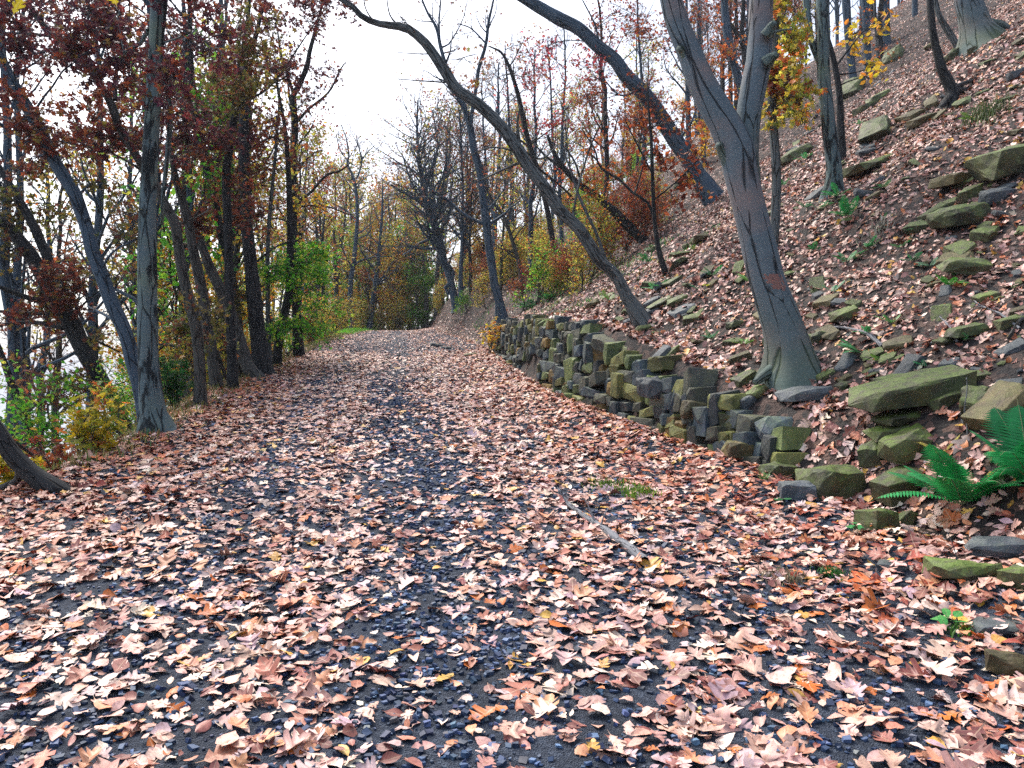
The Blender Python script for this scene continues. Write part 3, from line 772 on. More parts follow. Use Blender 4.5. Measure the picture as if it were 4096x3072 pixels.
# ------------------------------------------------------------------ trees
MAROON = [(6, (84, 34, 50)), (4, (110, 44, 48)), (4, (62, 28, 50)), (2, (146, 70, 44)), (1, (122, 100, 44))]
RUST = [(5, (152, 66, 36)), (4, (118, 46, 36)), (3, (186, 98, 44)), (1, (160, 124, 50)), (2, (92, 40, 36))]
OLIVE = [(4, (112, 112, 44)), (3, (140, 128, 48)), (2, (150, 84, 40)), (2, (86, 100, 44)), (1, (190, 150, 50))]
GREEN = [(4, (62, 128, 30)), (3, (96, 150, 40)), (2, (130, 156, 50)), (2, (44, 96, 36)), (1, (180, 170, 60))]
GOLD = [(4, (196, 140, 34)), (3, (214, 160, 40)), (2, (176, 108, 34)), (2, (150, 132, 40))]
BROWN = [(4, (124, 84, 66)), (3, (98, 66, 62)), (3, (140, 104, 60)), (1, (110, 110, 60)), (1, (160, 84, 44))]
PINK = [(4, (150, 48, 62)), (3, (124, 40, 54)), (2, (172, 74, 60)), (1, (150, 96, 50))]
ORANGE = [(4, (206, 108, 44)), (3, (180, 84, 40)), (2, (220, 140, 60)), (1, (140, 110, 50))]

RUSTL = [(5, (126, 56, 40)), (4, (98, 42, 42)), (3, (150, 80, 44)), (2, (130, 110, 50)), (2, (76, 36, 40))]
OLVL = [(4, (104, 104, 44)), (3, (120, 104, 46)), (3, (110, 58, 44)), (2, (76, 92, 44)), (1, (168, 134, 50))]
def gain(pal, k): return [(w, tuple(min(250, c*k) for c in col)) for w, col in pal]
RUST = gain(RUST, .98); OLIVE = gain(OLIVE, 1.5); GREEN = gain(GREEN, 1.45); GOLD = gain(GOLD, 1.3); BROWN = gain(BROWN, 1.2); PINK = gain(PINK, 1.2); ORANGE = gain(ORANGE, .95)
def stem(pts, d, spread=0., g=None):
    g = g or rng
    pts = np.array(pts, float); n = len(pts)
    dd = d+spread*np.linspace(0, 1, n)
    P = np.stack([(pts[:, 0]-CU)/F*dd, dd, EYE+(CV-pts[:, 1])/F*dd], -1)
    R = pts[:, 2]/F*dd*.5
    return P, R

def tree(name, label, pts, bark, d=None, branches=(), blobs=(), pal=RUST, lsize=.088, group=None, sides=12, shoots=0, shootlen=1.4, flare=.5, seed=0,
         twigs=7, cat='tree', off=0., per=26, dead=False, extend=0., slope=.0, tmpl=None, shoot_leaves=0):
    g = np.random.default_rng(1000+seed)
    if d is None: d = hit(pts[0][0], pts[0][1]) or 12.
    d = d+off
    P, R = stem(pts, d, slope)
    # reach the ground
    gz = float(H(P[0, 0], P[0, 1]))
    if P[0, 2] > gz-.02:
        dr = P[0]-P[1]; dr = dr/np.linalg.norm(dr); dr[2] = min(dr[2], -.6)
        st = (P[0, 2]-gz+.22)/-dr[2]
        P = np.concatenate([[P[0]+dr*st], P]); R = np.concatenate([[R[0]*1.1], R])
    else:
        P = np.concatenate([[P[0]-np.array([0, 0, .18])], P]); R = np.concatenate([[R[0]*1.1], R])
    if extend > 0:
        dr = P[-1]-P[-2]; dr /= np.linalg.norm(dr)
        P = np.concatenate([P, [P[-1]+dr*extend*.5, P[-1]+(dr+[0, 0, .1])*extend]]); R = np.concatenate([R, [R[-1]*.75, R[-1]*.3]])
    n = max(24, int(np.linalg.norm(np.diff(P, axis=0), axis=1).sum()*7))
    Ps, Rs = smooth_line(P, R, min(n, 90))
    hgt = np.concatenate([[0], np.cumsum(np.linalg.norm(np.diff(Ps, axis=0), axis=1))])
    Rs = Rs*(1+flare*np.exp(-hgt/.16))*(1+.05*(vnoise(hgt*3, seed*1.3+0*hgt, 5)-.5)*2)
    root = empty(name, P[0]+np.array([0, 0, .18]), label, cat, group)
    o0 = np.array(root.location)
    mb = MB()
    ph = g.uniform(0, 6.28, 3)
    fl = np.exp(-hgt/(.14+P[0, 1]*0+1.1*Rs[len(Rs)//2]))
    def lobes(th, nn):
        a = .30*np.cos(3*th+ph[0])+.22*np.cos(5*th+ph[1])+.12*np.cos(9*th+ph[2])
        b = .035*np.cos(2*th+ph[2])
        c = .03*(vnoise(th[None]*3.0+hgt[:, None]*0, hgt[:, None]*5, seed+60)-.5)
        return (1+max(flare, .45)*fl[:, None]*a[None]+b[None]+c)[None]
    tubes(mb, Ps[None], Rs[None], sides, lobes=lobes)
    skel = [(Ps, Rs)]
    for b in branches:
        sp = b[0] if isinstance(b[0], (int, float)) else 0.
        bp = b[1:] if isinstance(b[0], (int, float)) else b
        p, r = stem(bp, 1., 0.)
        # start each limb at the depth of the trunk there
        q0 = np.array([(bp[0][0]-CU)/F, (CV-bp[0][1])/F])
        k = np.argmin(np.hypot(Ps[:, 0]/Ps[:, 1]-q0[0], (Ps[:, 2]-EYE)/Ps[:, 1]-q0[1])); db = Ps[k, 1]
        if sp == 0: sp = g.uniform(-.6, .9)
        p, r = stem(bp, db, sp)
        p, r = smooth_line(p, r, 14)
        tubes(mb, p[None], r[None], 8); skel.append((p, r))
    cr = MB(); nleaf = 0
    def leafup(Q, per_, pal_, frac=.35):
        """leaves along the outer part of the shoots"""
        k, m, _ = Q.shape
        t = g.uniform(frac, 1.02, (k, per_)); f = np.clip(t*(m-1), 0, m-1.001); i = f.astype(int); w = (f-i)[..., None]
        kk = np.arange(k)[:, None]
        p = Q[kk, i]*(1-w)+Q[kk, i+1]*w
        p = p.reshape(-1, 3)+g.normal(0, .05, (k*per_, 3))*np.clip(lsize/.1, .6, 2)
        N = len(p)
        nor = g.normal(0, .5, (N, 3)); nor[:, 2] += .55; nor /= np.linalg.norm(nor, axis=1, keepdims=True)
        put_leaves(cr, tmpl or (STAR if d < 30 else TINY), p, g.uniform(.7, 1.25, N)*lsize, nor, pick(pal_, N, g, .22), .3, .35, g)
        return N
    # shoots all along the limbs
    if shoots:
        for (p, r) in skel:
            q, rr = spawn(p[None], r[None], shoots if p is Ps else max(2, shoots//3), .3 if p is Ps else .2, 1., shootlen, 1.0, .2, 8, .5, .16, g)
            tubes(mb, q, rr, 5)
            q2, r2 = spawn(q, rr, 4, .25, 1., shootlen*.5, .75, .15, 6, .55, .2, g)
            tubes(mb, q2, np.maximum(r2, .0025), 3)
            q3, r3 = spawn(q2, r2, 2, .2, 1., shootlen*.28, .7, .1, 4, .6, .2, g)
            tubes(mb, q3, np.maximum(r3, .002), 3)
            if shoot_leaves:
                nleaf += leafup(q2, shoot_leaves, pal, .2)
    allp = np.concatenate([s[0][len(s[0])//5:] for s in skel]); allr = np.concatenate([s[1][len(s[1])//5:] for s in skel])
    for bl in blobs:
        U, V, Rb, nl = bl[:4]; pb = bl[4] if len(bl) > 4 else pal
        db = d+g.uniform(-.8, 1.0)
        c = pt(U, V, db); rb = Rb/F*db
        k = np.argmin(np.linalg.norm(allp-c, axis=1)+np.maximum(0, allp[:, 2]-c[2])*1.2)
        b0 = allp[k]
        m = 7
        tg = g.normal(size=(twigs, 3)); tg /= np.linalg.norm(tg, axis=1, keepdims=True); tg = c+tg*(g.uniform(.25, 1., (twigs, 1))**.6)*rb*np.array([1, 1, .8])
        # one limb leads to the cluster, the twigs fan out of it
        s = np.linspace(0, 1, 10)[:, None]
        limb = b0*(1-s)+c*s+np.array([0, 0, 1])*np.sin(s*np.pi)*.10*np.linalg.norm(c-b0)+np.cumsum(g.normal(0, .03, (10, 3)), 0)*s
        r0 = min(allr[k]*.5, .008+.008*np.linalg.norm(c-b0))
        lr = np.linspace(r0, .005, 10)
        tubes(mb, limb[None], lr[None], 5)
        st = limb[g.integers(4, 10, twigs)]
        s = np.linspace(0, 1, m)[None, :, None]
        Q = st[:, None]*(1-s)+tg[:, None]*s+np.cumsum(g.normal(0, .035, (twigs, m, 3)), 1)*s
        QR = np.linspace(.006, .002, m)[None]*np.ones((twigs, 1))
        tubes(mb, Q, QR, 3)
        q2, r2 = spawn(Q, QR, 6, .2, 1., rb*.6, .7, .05, 5, .7, .2, g)
        tubes(mb, q2, np.maximum(r2, .0015), 3)
        if nl: nleaf += leafup(q2, max(1, int(round(nl*1.25/len(q2)))), pb, .1)
    mb.build('trunk', bark, root, origin=o0)
    if nleaf: cr.build('crown', M_LEAF, root, origin=o0)
    return root

def field(regions, seed):
    """clusters scattered over boxes: (U0,V0,U1,V1,count,radius,leaves,palette)"""
    g = np.random.default_rng(seed); out = []
    for (a, b, c, d_, n, R, nl, pal) in regions:
        for i in range(n):
            out.append((g.uniform(a, c), g.uniform(b, d_), R*g.uniform(.6, 1.2), int(nl*g.uniform(.6, 1.3)), pal))
    return out

# --- left side, near to far
tree('birch_tree', 'tall upright pale tree with black furrowed bark patches, nearest on the left path edge',
     [(626, 1726, 150), (612, 1650, 100), (600, 1533, 84), (592, 1406, 76), (590, 1280, 80), (589, 1090, 76), (588, 930, 68), (592, 791, 66), (601, 633, 62), (607, 506, 60), (614, 380, 58), (623, 221, 58), (630, 100, 62), (640, -40, 64), (650, -300, 56), (655, -600, 40)],
     K_PALE, sides=20, branches=[(.5, (592, 120, 18), (560, 175, 14), (510, 200, 11), (470, 260, 7)), (.8, (640, 225, 20), (662, 320, 22), (680, 460, 22), (672, 600, 20), (655, 760, 16), (648, 900, 14))],
     blobs=field([(250, -150, 900, 300, 7, 190, 150, MAROON), (560, 60, 800, 420, 3, 130, 110, MAROON)], 1), pal=MAROON, seed=1, flare=.35)
tree('birch_tree', 'pale leaning tree with smooth blue grey bark running up to the left edge',
     [(592, 1740, 62), (575, 1640, 56), (556, 1540, 54), (528, 1440, 55), (506, 1343, 54), (470, 1262, 56), (443, 1204, 54), (411, 1109, 52), (373, 1014, 54), (354, 937, 50), (323, 842, 50), (291, 760, 52), (241, 684, 50), (190, 589, 46), (146, 494, 45), (95, 405, 44), (38, 304, 40), (0, 222, 38), (-60, 90, 34), (-130, -80, 28)],
     K_BLUE, off=.9, sides=14, branches=[(.5, (470, 1290, 14), (420, 1260, 11), (350, 1225, 8)), (-.4, (400, 1090, 12), (450, 1010, 9), (540, 960, 6), (620, 930, 5)), (.4, (300, 790, 10), (360, 740, 7), (430, 720, 5))],
     blobs=field([(0, 250, 330, 700, 7, 140, 90, RUSTL), (380, 700, 560, 1150, 5, 100, 26, OLVL), (40, 0, 420, 260, 5, 170, 160, MAROON)], 2), pal=RUST, seed=2)
tree('oak_tree', 'black leaning trunk with long side limbs, second from the left edge',
     [(506, 1745, 66), (495, 1700, 58), (456, 1615, 60), (411, 1533, 62), (361, 1450, 64), (316, 1362, 70), (278, 1280, 72), (234, 1216, 70), (183, 1128, 62), (127, 1027, 55), (60, 940, 50), (0, 880, 44), (-90, 780, 38)],
     K_DARK, off=.5, sides=14, branches=[(.3, (190, 1140, 44), (196, 1050, 40), (171, 988, 40), (133, 900, 38), (82, 810, 34), (25, 716, 30), (-20, 640, 24)),
                                (-.5, (240, 1216, 26), (158, 1204, 22), (76, 1178, 19), (-10, 1145, 16)), (.4, (253, 1311, 22), (158, 1292, 18), (63, 1292, 15), (-5, 1302, 12)), (.7, (215, 1255, 18), (120, 1252, 14), (-10, 1245, 12)),
                                (.4, (300, 1330, 12), (420, 1380, 9), (480, 1410, 6)), (-.6, (290, 1290, 9), (330, 1220, 6), (400, 1160, 4))],
     blobs=field([(0, 640, 260, 1000, 8, 120, 90, OLVL), (0, 980, 330, 1330, 10, 110, 75, RUSTL), (150, 1130, 420, 1420, 5, 90, 45, OLVL), (180, 1450, 450, 1660, 5, 80, 40, OLVL)], 3), pal=OLIVE, seed=3, flare=.3)
tree('young_tree', 'thin dark tree between the left edge and the black leaning trunk',
     [(178, 1900, 44), (165, 1850, 36), (152, 1811, 34), (127, 1735, 30), (95, 1660, 28), (57, 1571, 30), (32, 1495, 26), (0, 1400, 20), (-30, 1330, 16)],
     K_DARK, off=1.1, branches=[(.3, (95, 1660, 12), (85, 1560, 10), (95, 1430, 8), (90, 1330, 6)), (.5, (100, 1670, 9), (160, 1600, 6), (240, 1560, 4))],
     blobs=field([(0, 1330, 160, 1640, 6, 80, 34, BROWN), (120, 1500, 300, 1720, 3, 70, 26, OLVL)], 4), pal=BROWN, seed=4, lsize=.085)
tree('oak_tree', 'dark trunk lying over steeply at the lower left corner',
     [(225, 1968, 100), (158, 1919, 80), (95, 1868, 78), (38, 1805, 72), (0, 1742, 70), (-70, 1640, 62), (-150, 1480, 54), (-220, 1250, 46)],
     K_DARK, sides=14, branches=[(.35, (80, 1880, 34), (70, 1920, 30), (20, 1945, 26), (-30, 1960, 22)), (.4, (0, 1742, 22), (60, 1770, 16), (130, 1820, 10))], pal=RUST, seed=5, flare=.2)
tree('hickory_tree', 'grey trunk right of the tallest pale tree, crossing behind it to the upper left',
     [(801, 1625, 58), (801, 1530, 50), (797, 1438, 48), (785, 1311, 48), (760, 1216, 46), (734, 1109, 44), (715, 995, 42), (703, 900, 44), (682, 860, 42), (646, 791, 36), (608, 712, 34), (570, 665, 32), (520, 580, 33), (475, 506, 33), (443, 411, 33), (380, 310, 30), (335, 234, 28), (260, 180, 25), (222, 145, 24), (158, 82, 22), (108, 0, 18), (60, -100, 14)],
     K_BROWN, sides=12, branches=[(.6, (222, 148, 14), (120, 135, 11), (0, 131, 9)), (.4, (462, 400, 18), (462, 300, 14), (506, 230, 11), (600, 110, 9)), (.5, (600, 700, 12), (500, 640, 9), (420, 600, 7), (330, 560, 5)),
                         (-.4, (340, 240, 10), (352, 140, 8), (350, 0, 6)), (.3, (515, 320, 8), (520, 160, 7), (518, 0, 6)), (.5, (700, 900, 8), (760, 880, 7), (820, 850, 6), (850, 820, 4))],
     blobs=field([(80, -60, 560, 260, 9, 170, 170, MAROON), (150, 330, 560, 560, 7, 130, 120, RUSTL), (330, 480, 620, 620, 4, 110, 110, MAROON), (620, 1180, 820, 1420, 4, 90, 70, OLVL)], 6), pal=MAROON, seed=6, flare=.25)
tree('maple_tree', 'dark slim trunk just right of the grey crossing trunk',
     [(867, 1552, 50), (851, 1438, 44), (835, 1330, 44), (816, 1216, 42), (797, 1109, 40), (772, 995, 38), (753, 886, 36), (722, 779, 32), (700, 700, 26), (685, 600, 20), (676, 450, 16), (680, 300, 12)],
     K_BROWN, branches=[(.4, (760, 900, 12), (800, 840, 9), (850, 800, 6)), (.3, (870, 1400, 12), (900, 1500, 14), (925, 1540, 12))],
     blobs=field([(660, 330, 900, 620, 7, 130, 130, MAROON), (680, 620, 900, 960, 6, 110, 90, RUSTL)], 7), pal=RUST, seed=7)
tree('maple_tree', 'brown trunk with a sweeping curved foot on the left path edge',
     [(1025, 1512, 62), (1000, 1480, 56), (968, 1406, 58), (949, 1343, 56), (918, 1248, 54), (886, 1166, 46), (842, 1077, 40), (804, 976, 34), (769, 900, 28), (740, 830, 22), (715, 740, 16)],
     K_BROWN, branches=[(.3, (958, 1400, 34), (955, 1460, 32), (956, 1530, 36))], blobs=field([(880, 1040, 1020, 1400, 5, 80, 60, OLVL)], 8), pal=OLIVE, seed=8)
tree('oak_tree', 'slender dark trunk among the left trees carrying rust leaves high up',
     [(962, 1500, 40), (949, 1255, 34), (925, 1100, 34), (905, 1012, 34), (873, 886, 34), (858, 791, 32), (835, 696, 34), (810, 601, 36), (791, 506, 34), (775, 420, 28), (765, 300, 24), (760, 150, 20), (758, 0, 16)],
     K_DARK, off=1.2, branches=[(.4, (835, 700, 14), (880, 620, 10), (900, 500, 8), (880, 380, 6)), (-.4, (800, 540, 10), (740, 470, 8), (700, 380, 6))],
     blobs=field([(650, -80, 1000, 250, 9, 150, 150, MAROON), (700, 250, 960, 560, 7, 130, 120, MAROON), (760, 560, 1000, 860, 5, 110, 80, RUSTL)], 9), pal=MAROON, seed=9)
tree('oak_tree', 'straight dark trunk left of the shaggy barked tree',
     [(930, 1500, 40), (922, 1300, 36), (918, 1150, 34), (911, 900, 34), (905, 696, 32), (924, 570, 28), (943, 411, 28), (949, 335, 24), (968, 221, 20), (990, 100, 16), (1000, -40, 12)],
     K_DARK, off=2.2, branches=[(.4, (950, 330, 10), (1010, 240, 8), (1060, 180, 6))],
     blobs=field([(860, 60, 1100, 420, 7, 130, 120, OLVL), (900, 620, 1050, 1000, 5, 90, 70, RUSTL)], 10), pal=OLIVE, seed=10)
tree('hickory_tree', 'thickest dark tree with shaggy peeling bark in the left row',
     [(1051, 1500, 92), (1040, 1406, 70), (1025, 1280, 64), (1013, 1153, 58), (1000, 1027, 52), (987, 900, 48), (984, 823, 48), (978, 696, 48), (975, 570, 44), (975, 443, 38), (968, 316, 30), (987, 221, 26), (1019, 158, 20), (1044, 60, 14), (1080, -60, 10)],
     K_DARK, sides=14, branches=[(.4, (985, 350, 14), (1040, 330, 12), (1100, 330, 9), (1170, 290, 6)), (.4, (975, 400, 12), (1050, 370, 9), (1120, 300, 7), (1200, 180, 6), (1260, 90, 4)),
                        (-.5, (980, 600, 9), (1060, 560, 7), (1110, 540, 5)), (.6, (1010, 1060, 9), (1100, 990, 8), (1180, 960, 6))],
     blobs=field([(950, -80, 1340, 180, 8, 150, 120, MAROON), (960, 200, 1130, 560, 6, 120, 100, RUSTL), (950, 560, 1120, 900, 5, 100, 80, RUSTL), (1060, 180, 1330, 280, 3, 90, 60, MAROON), (1180, 300, 1310, 400, 2, 70, 26, MAROON)], 11), pal=RUST, seed=11)
tree('young_tree', 'slim pale stem next to the shaggy barked tree',
     [(1080, 1470, 24), (1072, 1280, 20), (1070, 1027, 18), (1082, 823, 16), (1100, 640, 13), (1112, 480, 10), (1120, 350, 7)],
     K_GREY, blobs=field([(1040, 1000, 1180, 1350, 9, 80, 90, GREEN), (1040, 420, 1180, 700, 4, 80, 40, RUSTL)], 12), pal=GREEN, seed=12)
tree('oak_tree', 'dark straight tree with a long limb reaching right toward the sky gap',
     [(1196, 1425, 50), (1187, 1280, 34), (1180, 1150, 30), (1174, 1027, 30), (1174, 823, 29), (1171, 696, 32), (1177, 570, 28), (1180, 494, 26), (1174, 380, 24), (1190, 355, 22), (1228, 266, 20), (1238, 210, 17), (1260, 127, 14), (1285, 32, 11), (1304, -60, 8)],
     K_DARK, branches=[(.3, (1185, 492, 12), (1234, 437, 11), (1316, 367, 9), (1361, 278, 7), (1386, 247, 4)), (.5, (1180, 812, 14), (1240, 772, 12), (1304, 702, 11), (1361, 683, 9), (1400, 652, 6)),
                       (.3, (1177, 830, 8), (1250, 822, 7), (1310, 826, 6), (1400, 860, 4)), (-.4, (1172, 370, 14), (1150, 300, 11), (1125, 220, 9), (1110, 120, 6)), (.5, (1185, 900, 9), (1130, 880, 7), (1085, 870, 5)),
                       (.4, (1178, 600, 8), (1240, 520, 7), (1256, 480, 4)), (.3, (1200, 660, 8), (1260, 610, 6), (1290, 600, 4))],
     blobs=field([(1090, 60, 1330, 300, 6, 100, 60, MAROON), (1100, 330, 1240, 500, 4, 80, 24, RUSTL), (1040, 620, 1280, 900, 5, 90, 30, BROWN), (1100, 780, 1290, 1000, 3, 90, 50, GOLD)], 13), pal=BROWN, seed=13)
tree('oak_tree', 'twin of the straight dark tree, its foot bowed to the left',
     [(1108, 1457, 38), (1114, 1375, 34), (1133, 1280, 32), (1158, 1153, 32), (1161, 1027, 28), (1160, 880, 25), (1156, 740, 22), (1150, 620, 19), (1138, 500, 15), (1112, 360, 11), (1100, 250, 8)],
     K_DARK, off=-.4, blobs=field([(1040, 950, 1230, 1200, 5, 90, 80, GREEN), (1160, 1000, 1330, 1330, 11, 85, 110, GREEN)], 14), pal=GREEN, seed=14)
tree('young_tree', 'small forked tree at the far left path edge',
     [(1255, 1352, 20), (1255, 1290, 16), (1270, 1200, 15), (1285, 1080, 14), (1290, 950, 10), (1300, 850, 7)],
     K_GREY, d=33, branches=[(.4, (1253, 1320, 14), (1235, 1270, 11), (1220, 1220, 8))], blobs=field([(1200, 1050, 1360, 1250, 6, 65, 60, GREEN)], 15), pal=GREEN, seed=15)
# --- centre
tree('bare_tree', 'tall bare tree with a forked top standing alone against the sky beyond the crest',
     [(1404, 1300, 26), (1402, 1142, 20), (1417, 1034, 18), (1428, 900, 15), (1428, 817, 13), (1420, 735, 12), (1412, 705, 10), (1390, 655, 8), (1396, 615, 7), (1385, 555, 5), (1365, 500, 3)],
     K_BLUE, d=52, branches=[(.5, (1425, 715, 9), (1437, 690, 7), (1447, 640, 6), (1435, 590, 5), (1425, 540, 3)), (.8, (1440, 650, 5), (1470, 610, 4), (1500, 580, 3)), (.5, (1396, 650, 5), (1360, 600, 4), (1345, 540, 3))],
     shoots=26, shootlen=2.6, pal=BROWN, seed=16, flare=.1, shoot_leaves=1, lsize=.13)
tree('dark_tree', 'gnarled dark tree standing right of the bare tree beyond the crest',
     [(1480, 1296, 24), (1500, 1142, 18), (1512, 1060, 16), (1518, 980, 13), (1528, 870, 10), (1530, 780, 7)],
     K_BLUE, d=54, extend=1., branches=[(.5, (1505, 1130, 11), (1540, 1100, 8), (1570, 1050, 6)), (-.5, (1505, 1090, 10), (1470, 1040, 7), (1440, 1000, 5))],
     blobs=field([(1420, 950, 1600, 1150, 6, 70, 90, OLIVE)], 17), shoots=16, shootlen=2.4, pal=OLIVE, seed=17, lsize=.15, flare=.1)
BGOLD = [(4, (240, 176, 50)), (3, (232, 190, 80)), (2, (214, 140, 50)), (1, (190, 180, 70))]
BGREEN = [(4, (70, 150, 30)), (3, (110, 176, 40)), (2, (160, 190, 60)), (1, (50, 120, 40))]
tree('maple_tree', 'bright golden orange maple closing the far end of the path', [(1600, 1300, 22), (1595, 1180, 18), (1590, 1050, 14), (1592, 940, 8)], K_BROWN, d=58, seed=51, flare=.1, lsize=.17,
     blobs=field([(1520, 930, 1680, 1130, 12, 75, 150, BGOLD), (1480, 1080, 1600, 1240, 5, 65, 80, OLIVE)], 51))
tree('maple_tree', 'bright green leafy tree at the right of the far path end', [(1700, 1300, 24), (1705, 1200, 18), (1700, 1100, 12), (1690, 1010, 8)], K_BROWN, d=55, seed=52, flare=.1, lsize=.17,
     blobs=field([(1620, 1030, 1770, 1270, 14, 70, 160, BGREEN), (1600, 1200, 1750, 1290, 5, 50, 90, BGREEN)], 52))
tree('maple_tree', 'yellow and olive tree left of the bare tree beyond the crest', [(1340, 1300, 24), (1345, 1180, 18), (1340, 1050, 14), (1335, 920, 8)], K_BROWN, d=53, seed=53, flare=.1, lsize=.16,
     blobs=field([(1240, 860, 1420, 1080, 9, 75, 100, OLIVE), (1260, 1050, 1420, 1250, 6, 65, 80, BGOLD)], 53))
def scrub(name, label, pts, d, seed, pal, nb=4, slen=2.6, shoots=26, nl=2, bl=()):
    return tree(name, label, pts, K_BLUE, d=d, shoots=shoots, shootlen=slen, pal=pal, seed=seed, shoot_leaves=nl, lsize=.14, flare=.15, blobs=bl, extend=.5)
tree('dark_tree', 'twiggy dark tree with bent double trunk right of the path crest',
     [(1825, 1230, 34), (1800, 1115, 28), (1773, 1034, 28), (1762, 980, 30), (1740, 898, 28), (1718, 833, 24), (1697, 763, 18), (1676, 640, 13), (1668, 500, 9), (1672, 400, 6)],
     K_BLUE, branches=[(-.4, (1796, 1180, 16), (1781, 1150, 15), (1814, 1115, 14), (1811, 1077, 12), (1789, 1056, 12), (1751, 1001, 11), (1724, 969, 10), (1713, 898, 9), (1691, 850, 7), (1640, 810, 5)),
                       (.6, (1760, 960, 12), (1740, 860, 9), (1780, 700, 8), (1790, 560, 6)), (-.8, (1720, 840, 10), (1650, 740, 8), (1610, 620, 6)), (.9, (1700, 770, 10), (1750, 600, 7), (1730, 440, 5))],
     d=40, shoots=64, shootlen=3.2, pal=BROWN, shoot_leaves=3, seed=18, lsize=.13)
tree('dark_tree', 'slim straight tree close behind the bent double trunk',
     [(1843, 1228, 24), (1843, 1088, 18), (1849, 980, 16), (1849, 871, 14), (1851, 763, 11), (1846, 600, 9), (1838, 440, 6)], K_BLUE, d=39, shoots=54, shootlen=3., pal=BROWN, shoot_leaves=3, seed=19, lsize=.13)
tree('grey_tree', 'grey trunk that forks high up behind the long leaning tree',
     [(2006, 1270, 50), (1995, 1200, 36), (1979, 1142, 33), (1968, 1061, 32), (1957, 987, 31), (1944, 886, 32), (1928, 760, 28), (1915, 665, 28), (1896, 601, 30), (1880, 506, 26), (1860, 443, 20), (1838, 380, 18), (1808, 300, 15), (1782, 253, 14), (1763, 190, 14), (1745, 110, 12), (1710, 50, 9), (1681, -20, 7)],
     K_BLUE, branches=[(.3, (1882, 500, 18), (1893, 420, 16), (1905, 350, 15), (1915, 272, 15), (1944, 177, 13), (1953, 95, 12), (1972, 10, 8), (1985, -60, 5)),
                       (.4, (1757, 155, 12), (1756, 90, 8), (1763, 0, 6)), (.4, (1947, 177, 8), (1884, 114, 6), (1833, 95, 4)), (-.3, (1942, 900, 14), (1860, 860, 12), (1778, 790, 10), (1713, 752, 6)),
                       (.3, (1765, 190, 9), (1800, 170, 6), (1850, 80, 4), (1870, 0, 3))],
     d=23, shoots=12, shootlen=1.3, pal=BROWN, seed=20, flare=.3, shoot_leaves=1, blobs=field([(1900, 560, 2050, 900, 4, 90, 26, BROWN)], 20))
tree('locust_tree', 'long grey tree leaning left over the path from behind the wall',
     [(2575, 1298, 84), (2533, 1227, 60), (2501, 1176, 50), (2463, 1100, 46), (2403, 1050, 48), (2355, 975, 48), (2308, 905, 48), (2238, 842, 49), (2187, 760, 48), (2112, 665, 46), (2074, 601, 47), (2004, 506, 47), (1915, 418, 44), (1833, 361, 42), (1782, 291, 42), (1738, 222, 38), (1694, 165, 36), (1630, 114, 34), (1580, 104, 29), (1517, 95, 26), (1453, 70, 25), (1409, 25, 22), (1355, -10, 22), (1280, -60, 18)],
     K_GREY, sides=14, branches=[(-.5, (1790, 330, 7), (1725, 326, 6), (1668, 322, 5), (1590, 316, 3)), (.4, (1740, 212, 7), (1690, 216, 5), (1590, 210, 3)), (.3, (1960, 470, 9), (1870, 370, 8), (1790, 300, 7), (1763, 250, 6)),
                         (-.2, (2080, 600, 20), (2070, 500, 9), (2080, 420, 6)), (.5, (2100, 640, 12), (2010, 680, 9), (1900, 730, 7), (1760, 780, 4)), (.4, (2085, 610, 9), (1960, 590, 7), (1850, 640, 5)),
                         (.3, (2080, 595, 9), (2165, 635, 7), (2230, 580, 5)), (.3, (1600, 108, 8), (1560, 60, 6), (1545, -20, 4)), (-.3, (1500, 92, 7), (1465, 40, 5), (1450, -30, 4)),
                         (.2, (2290, 880, 10), (2310, 760, 8), (2360, 590, 7), (2430, 440, 5))],
     seed=21, flare=.25, blobs=field([(1480, 10, 1620, 110, 2, 60, 0, BROWN), (1780, 200, 1900, 420, 2, 80, 4, BROWN)], 21), pal=BROWN, twigs=4)
tree('grey_tree', 'thin dark tree curving up between the leaning tree and the thick leaning trunk',
     [(2240, 1140, 30), (2225, 1050, 24), (2205, 930, 23), (2187, 830, 22), (2165, 740, 23), (2150, 680, 23), (2112, 560, 22), (2086, 443, 20), (2070, 370, 18), (2036, 266, 14), (2004, 209, 10), (1953, 184, 5)],
     K_DARK, branches=[(.3, (2036, 266, 7), (2055, 240, 5), (2100, 150, 3)), (.4, (2150, 670, 10), (2260, 760, 8), (2330, 840, 5)), (.3, (2120, 580, 7), (2200, 520, 5), (2280, 470, 3))],
     seed=22, blobs=field([(2000, 260, 2330, 520, 7, 110, 45, PINK), (2100, 480, 2400, 700, 5, 110, 55, PINK)], 22), pal=PINK, shoots=8, shootlen=1.)
tree('oak_tree', 'thick grey trunk leaning left high above the path from the slope',
     [(2826, 752, 84), (2796, 707, 66), (2753, 635, 62), (2702, 563, 64), (2644, 469, 64), (2580, 380, 60), (2504, 304, 56), (2460, 240, 52), (2390, 184, 51), (2314, 114, 53), (2238, 76, 52), (2149, 25, 48), (2090, -10, 42), (1980, -80, 34)],
     K_BLUE, d=21, sides=14, branches=[(.4, (2560, 360, 10), (2480, 380, 8), (2400, 300, 5)), (.5, (2700, 570, 12), (2760, 500, 9), (2800, 380, 7), (2810, 250, 5)), (-.5, (2400, 190, 9), (2380, 100, 7), (2330, 0, 5))],
     blobs=field([(2150, 60, 2500, 330, 7, 120, 60, PINK), (2300, 300, 2620, 560, 7, 120, 75, RUST), (2450, 0, 2640, 260, 5, 110, 60, RUST), (2560, 250, 2900, 520, 6, 100, 70, ORANGE), (2640, 0, 2900, 260, 5, 110, 70, RUST)], 23), pal=RUST, seed=23)
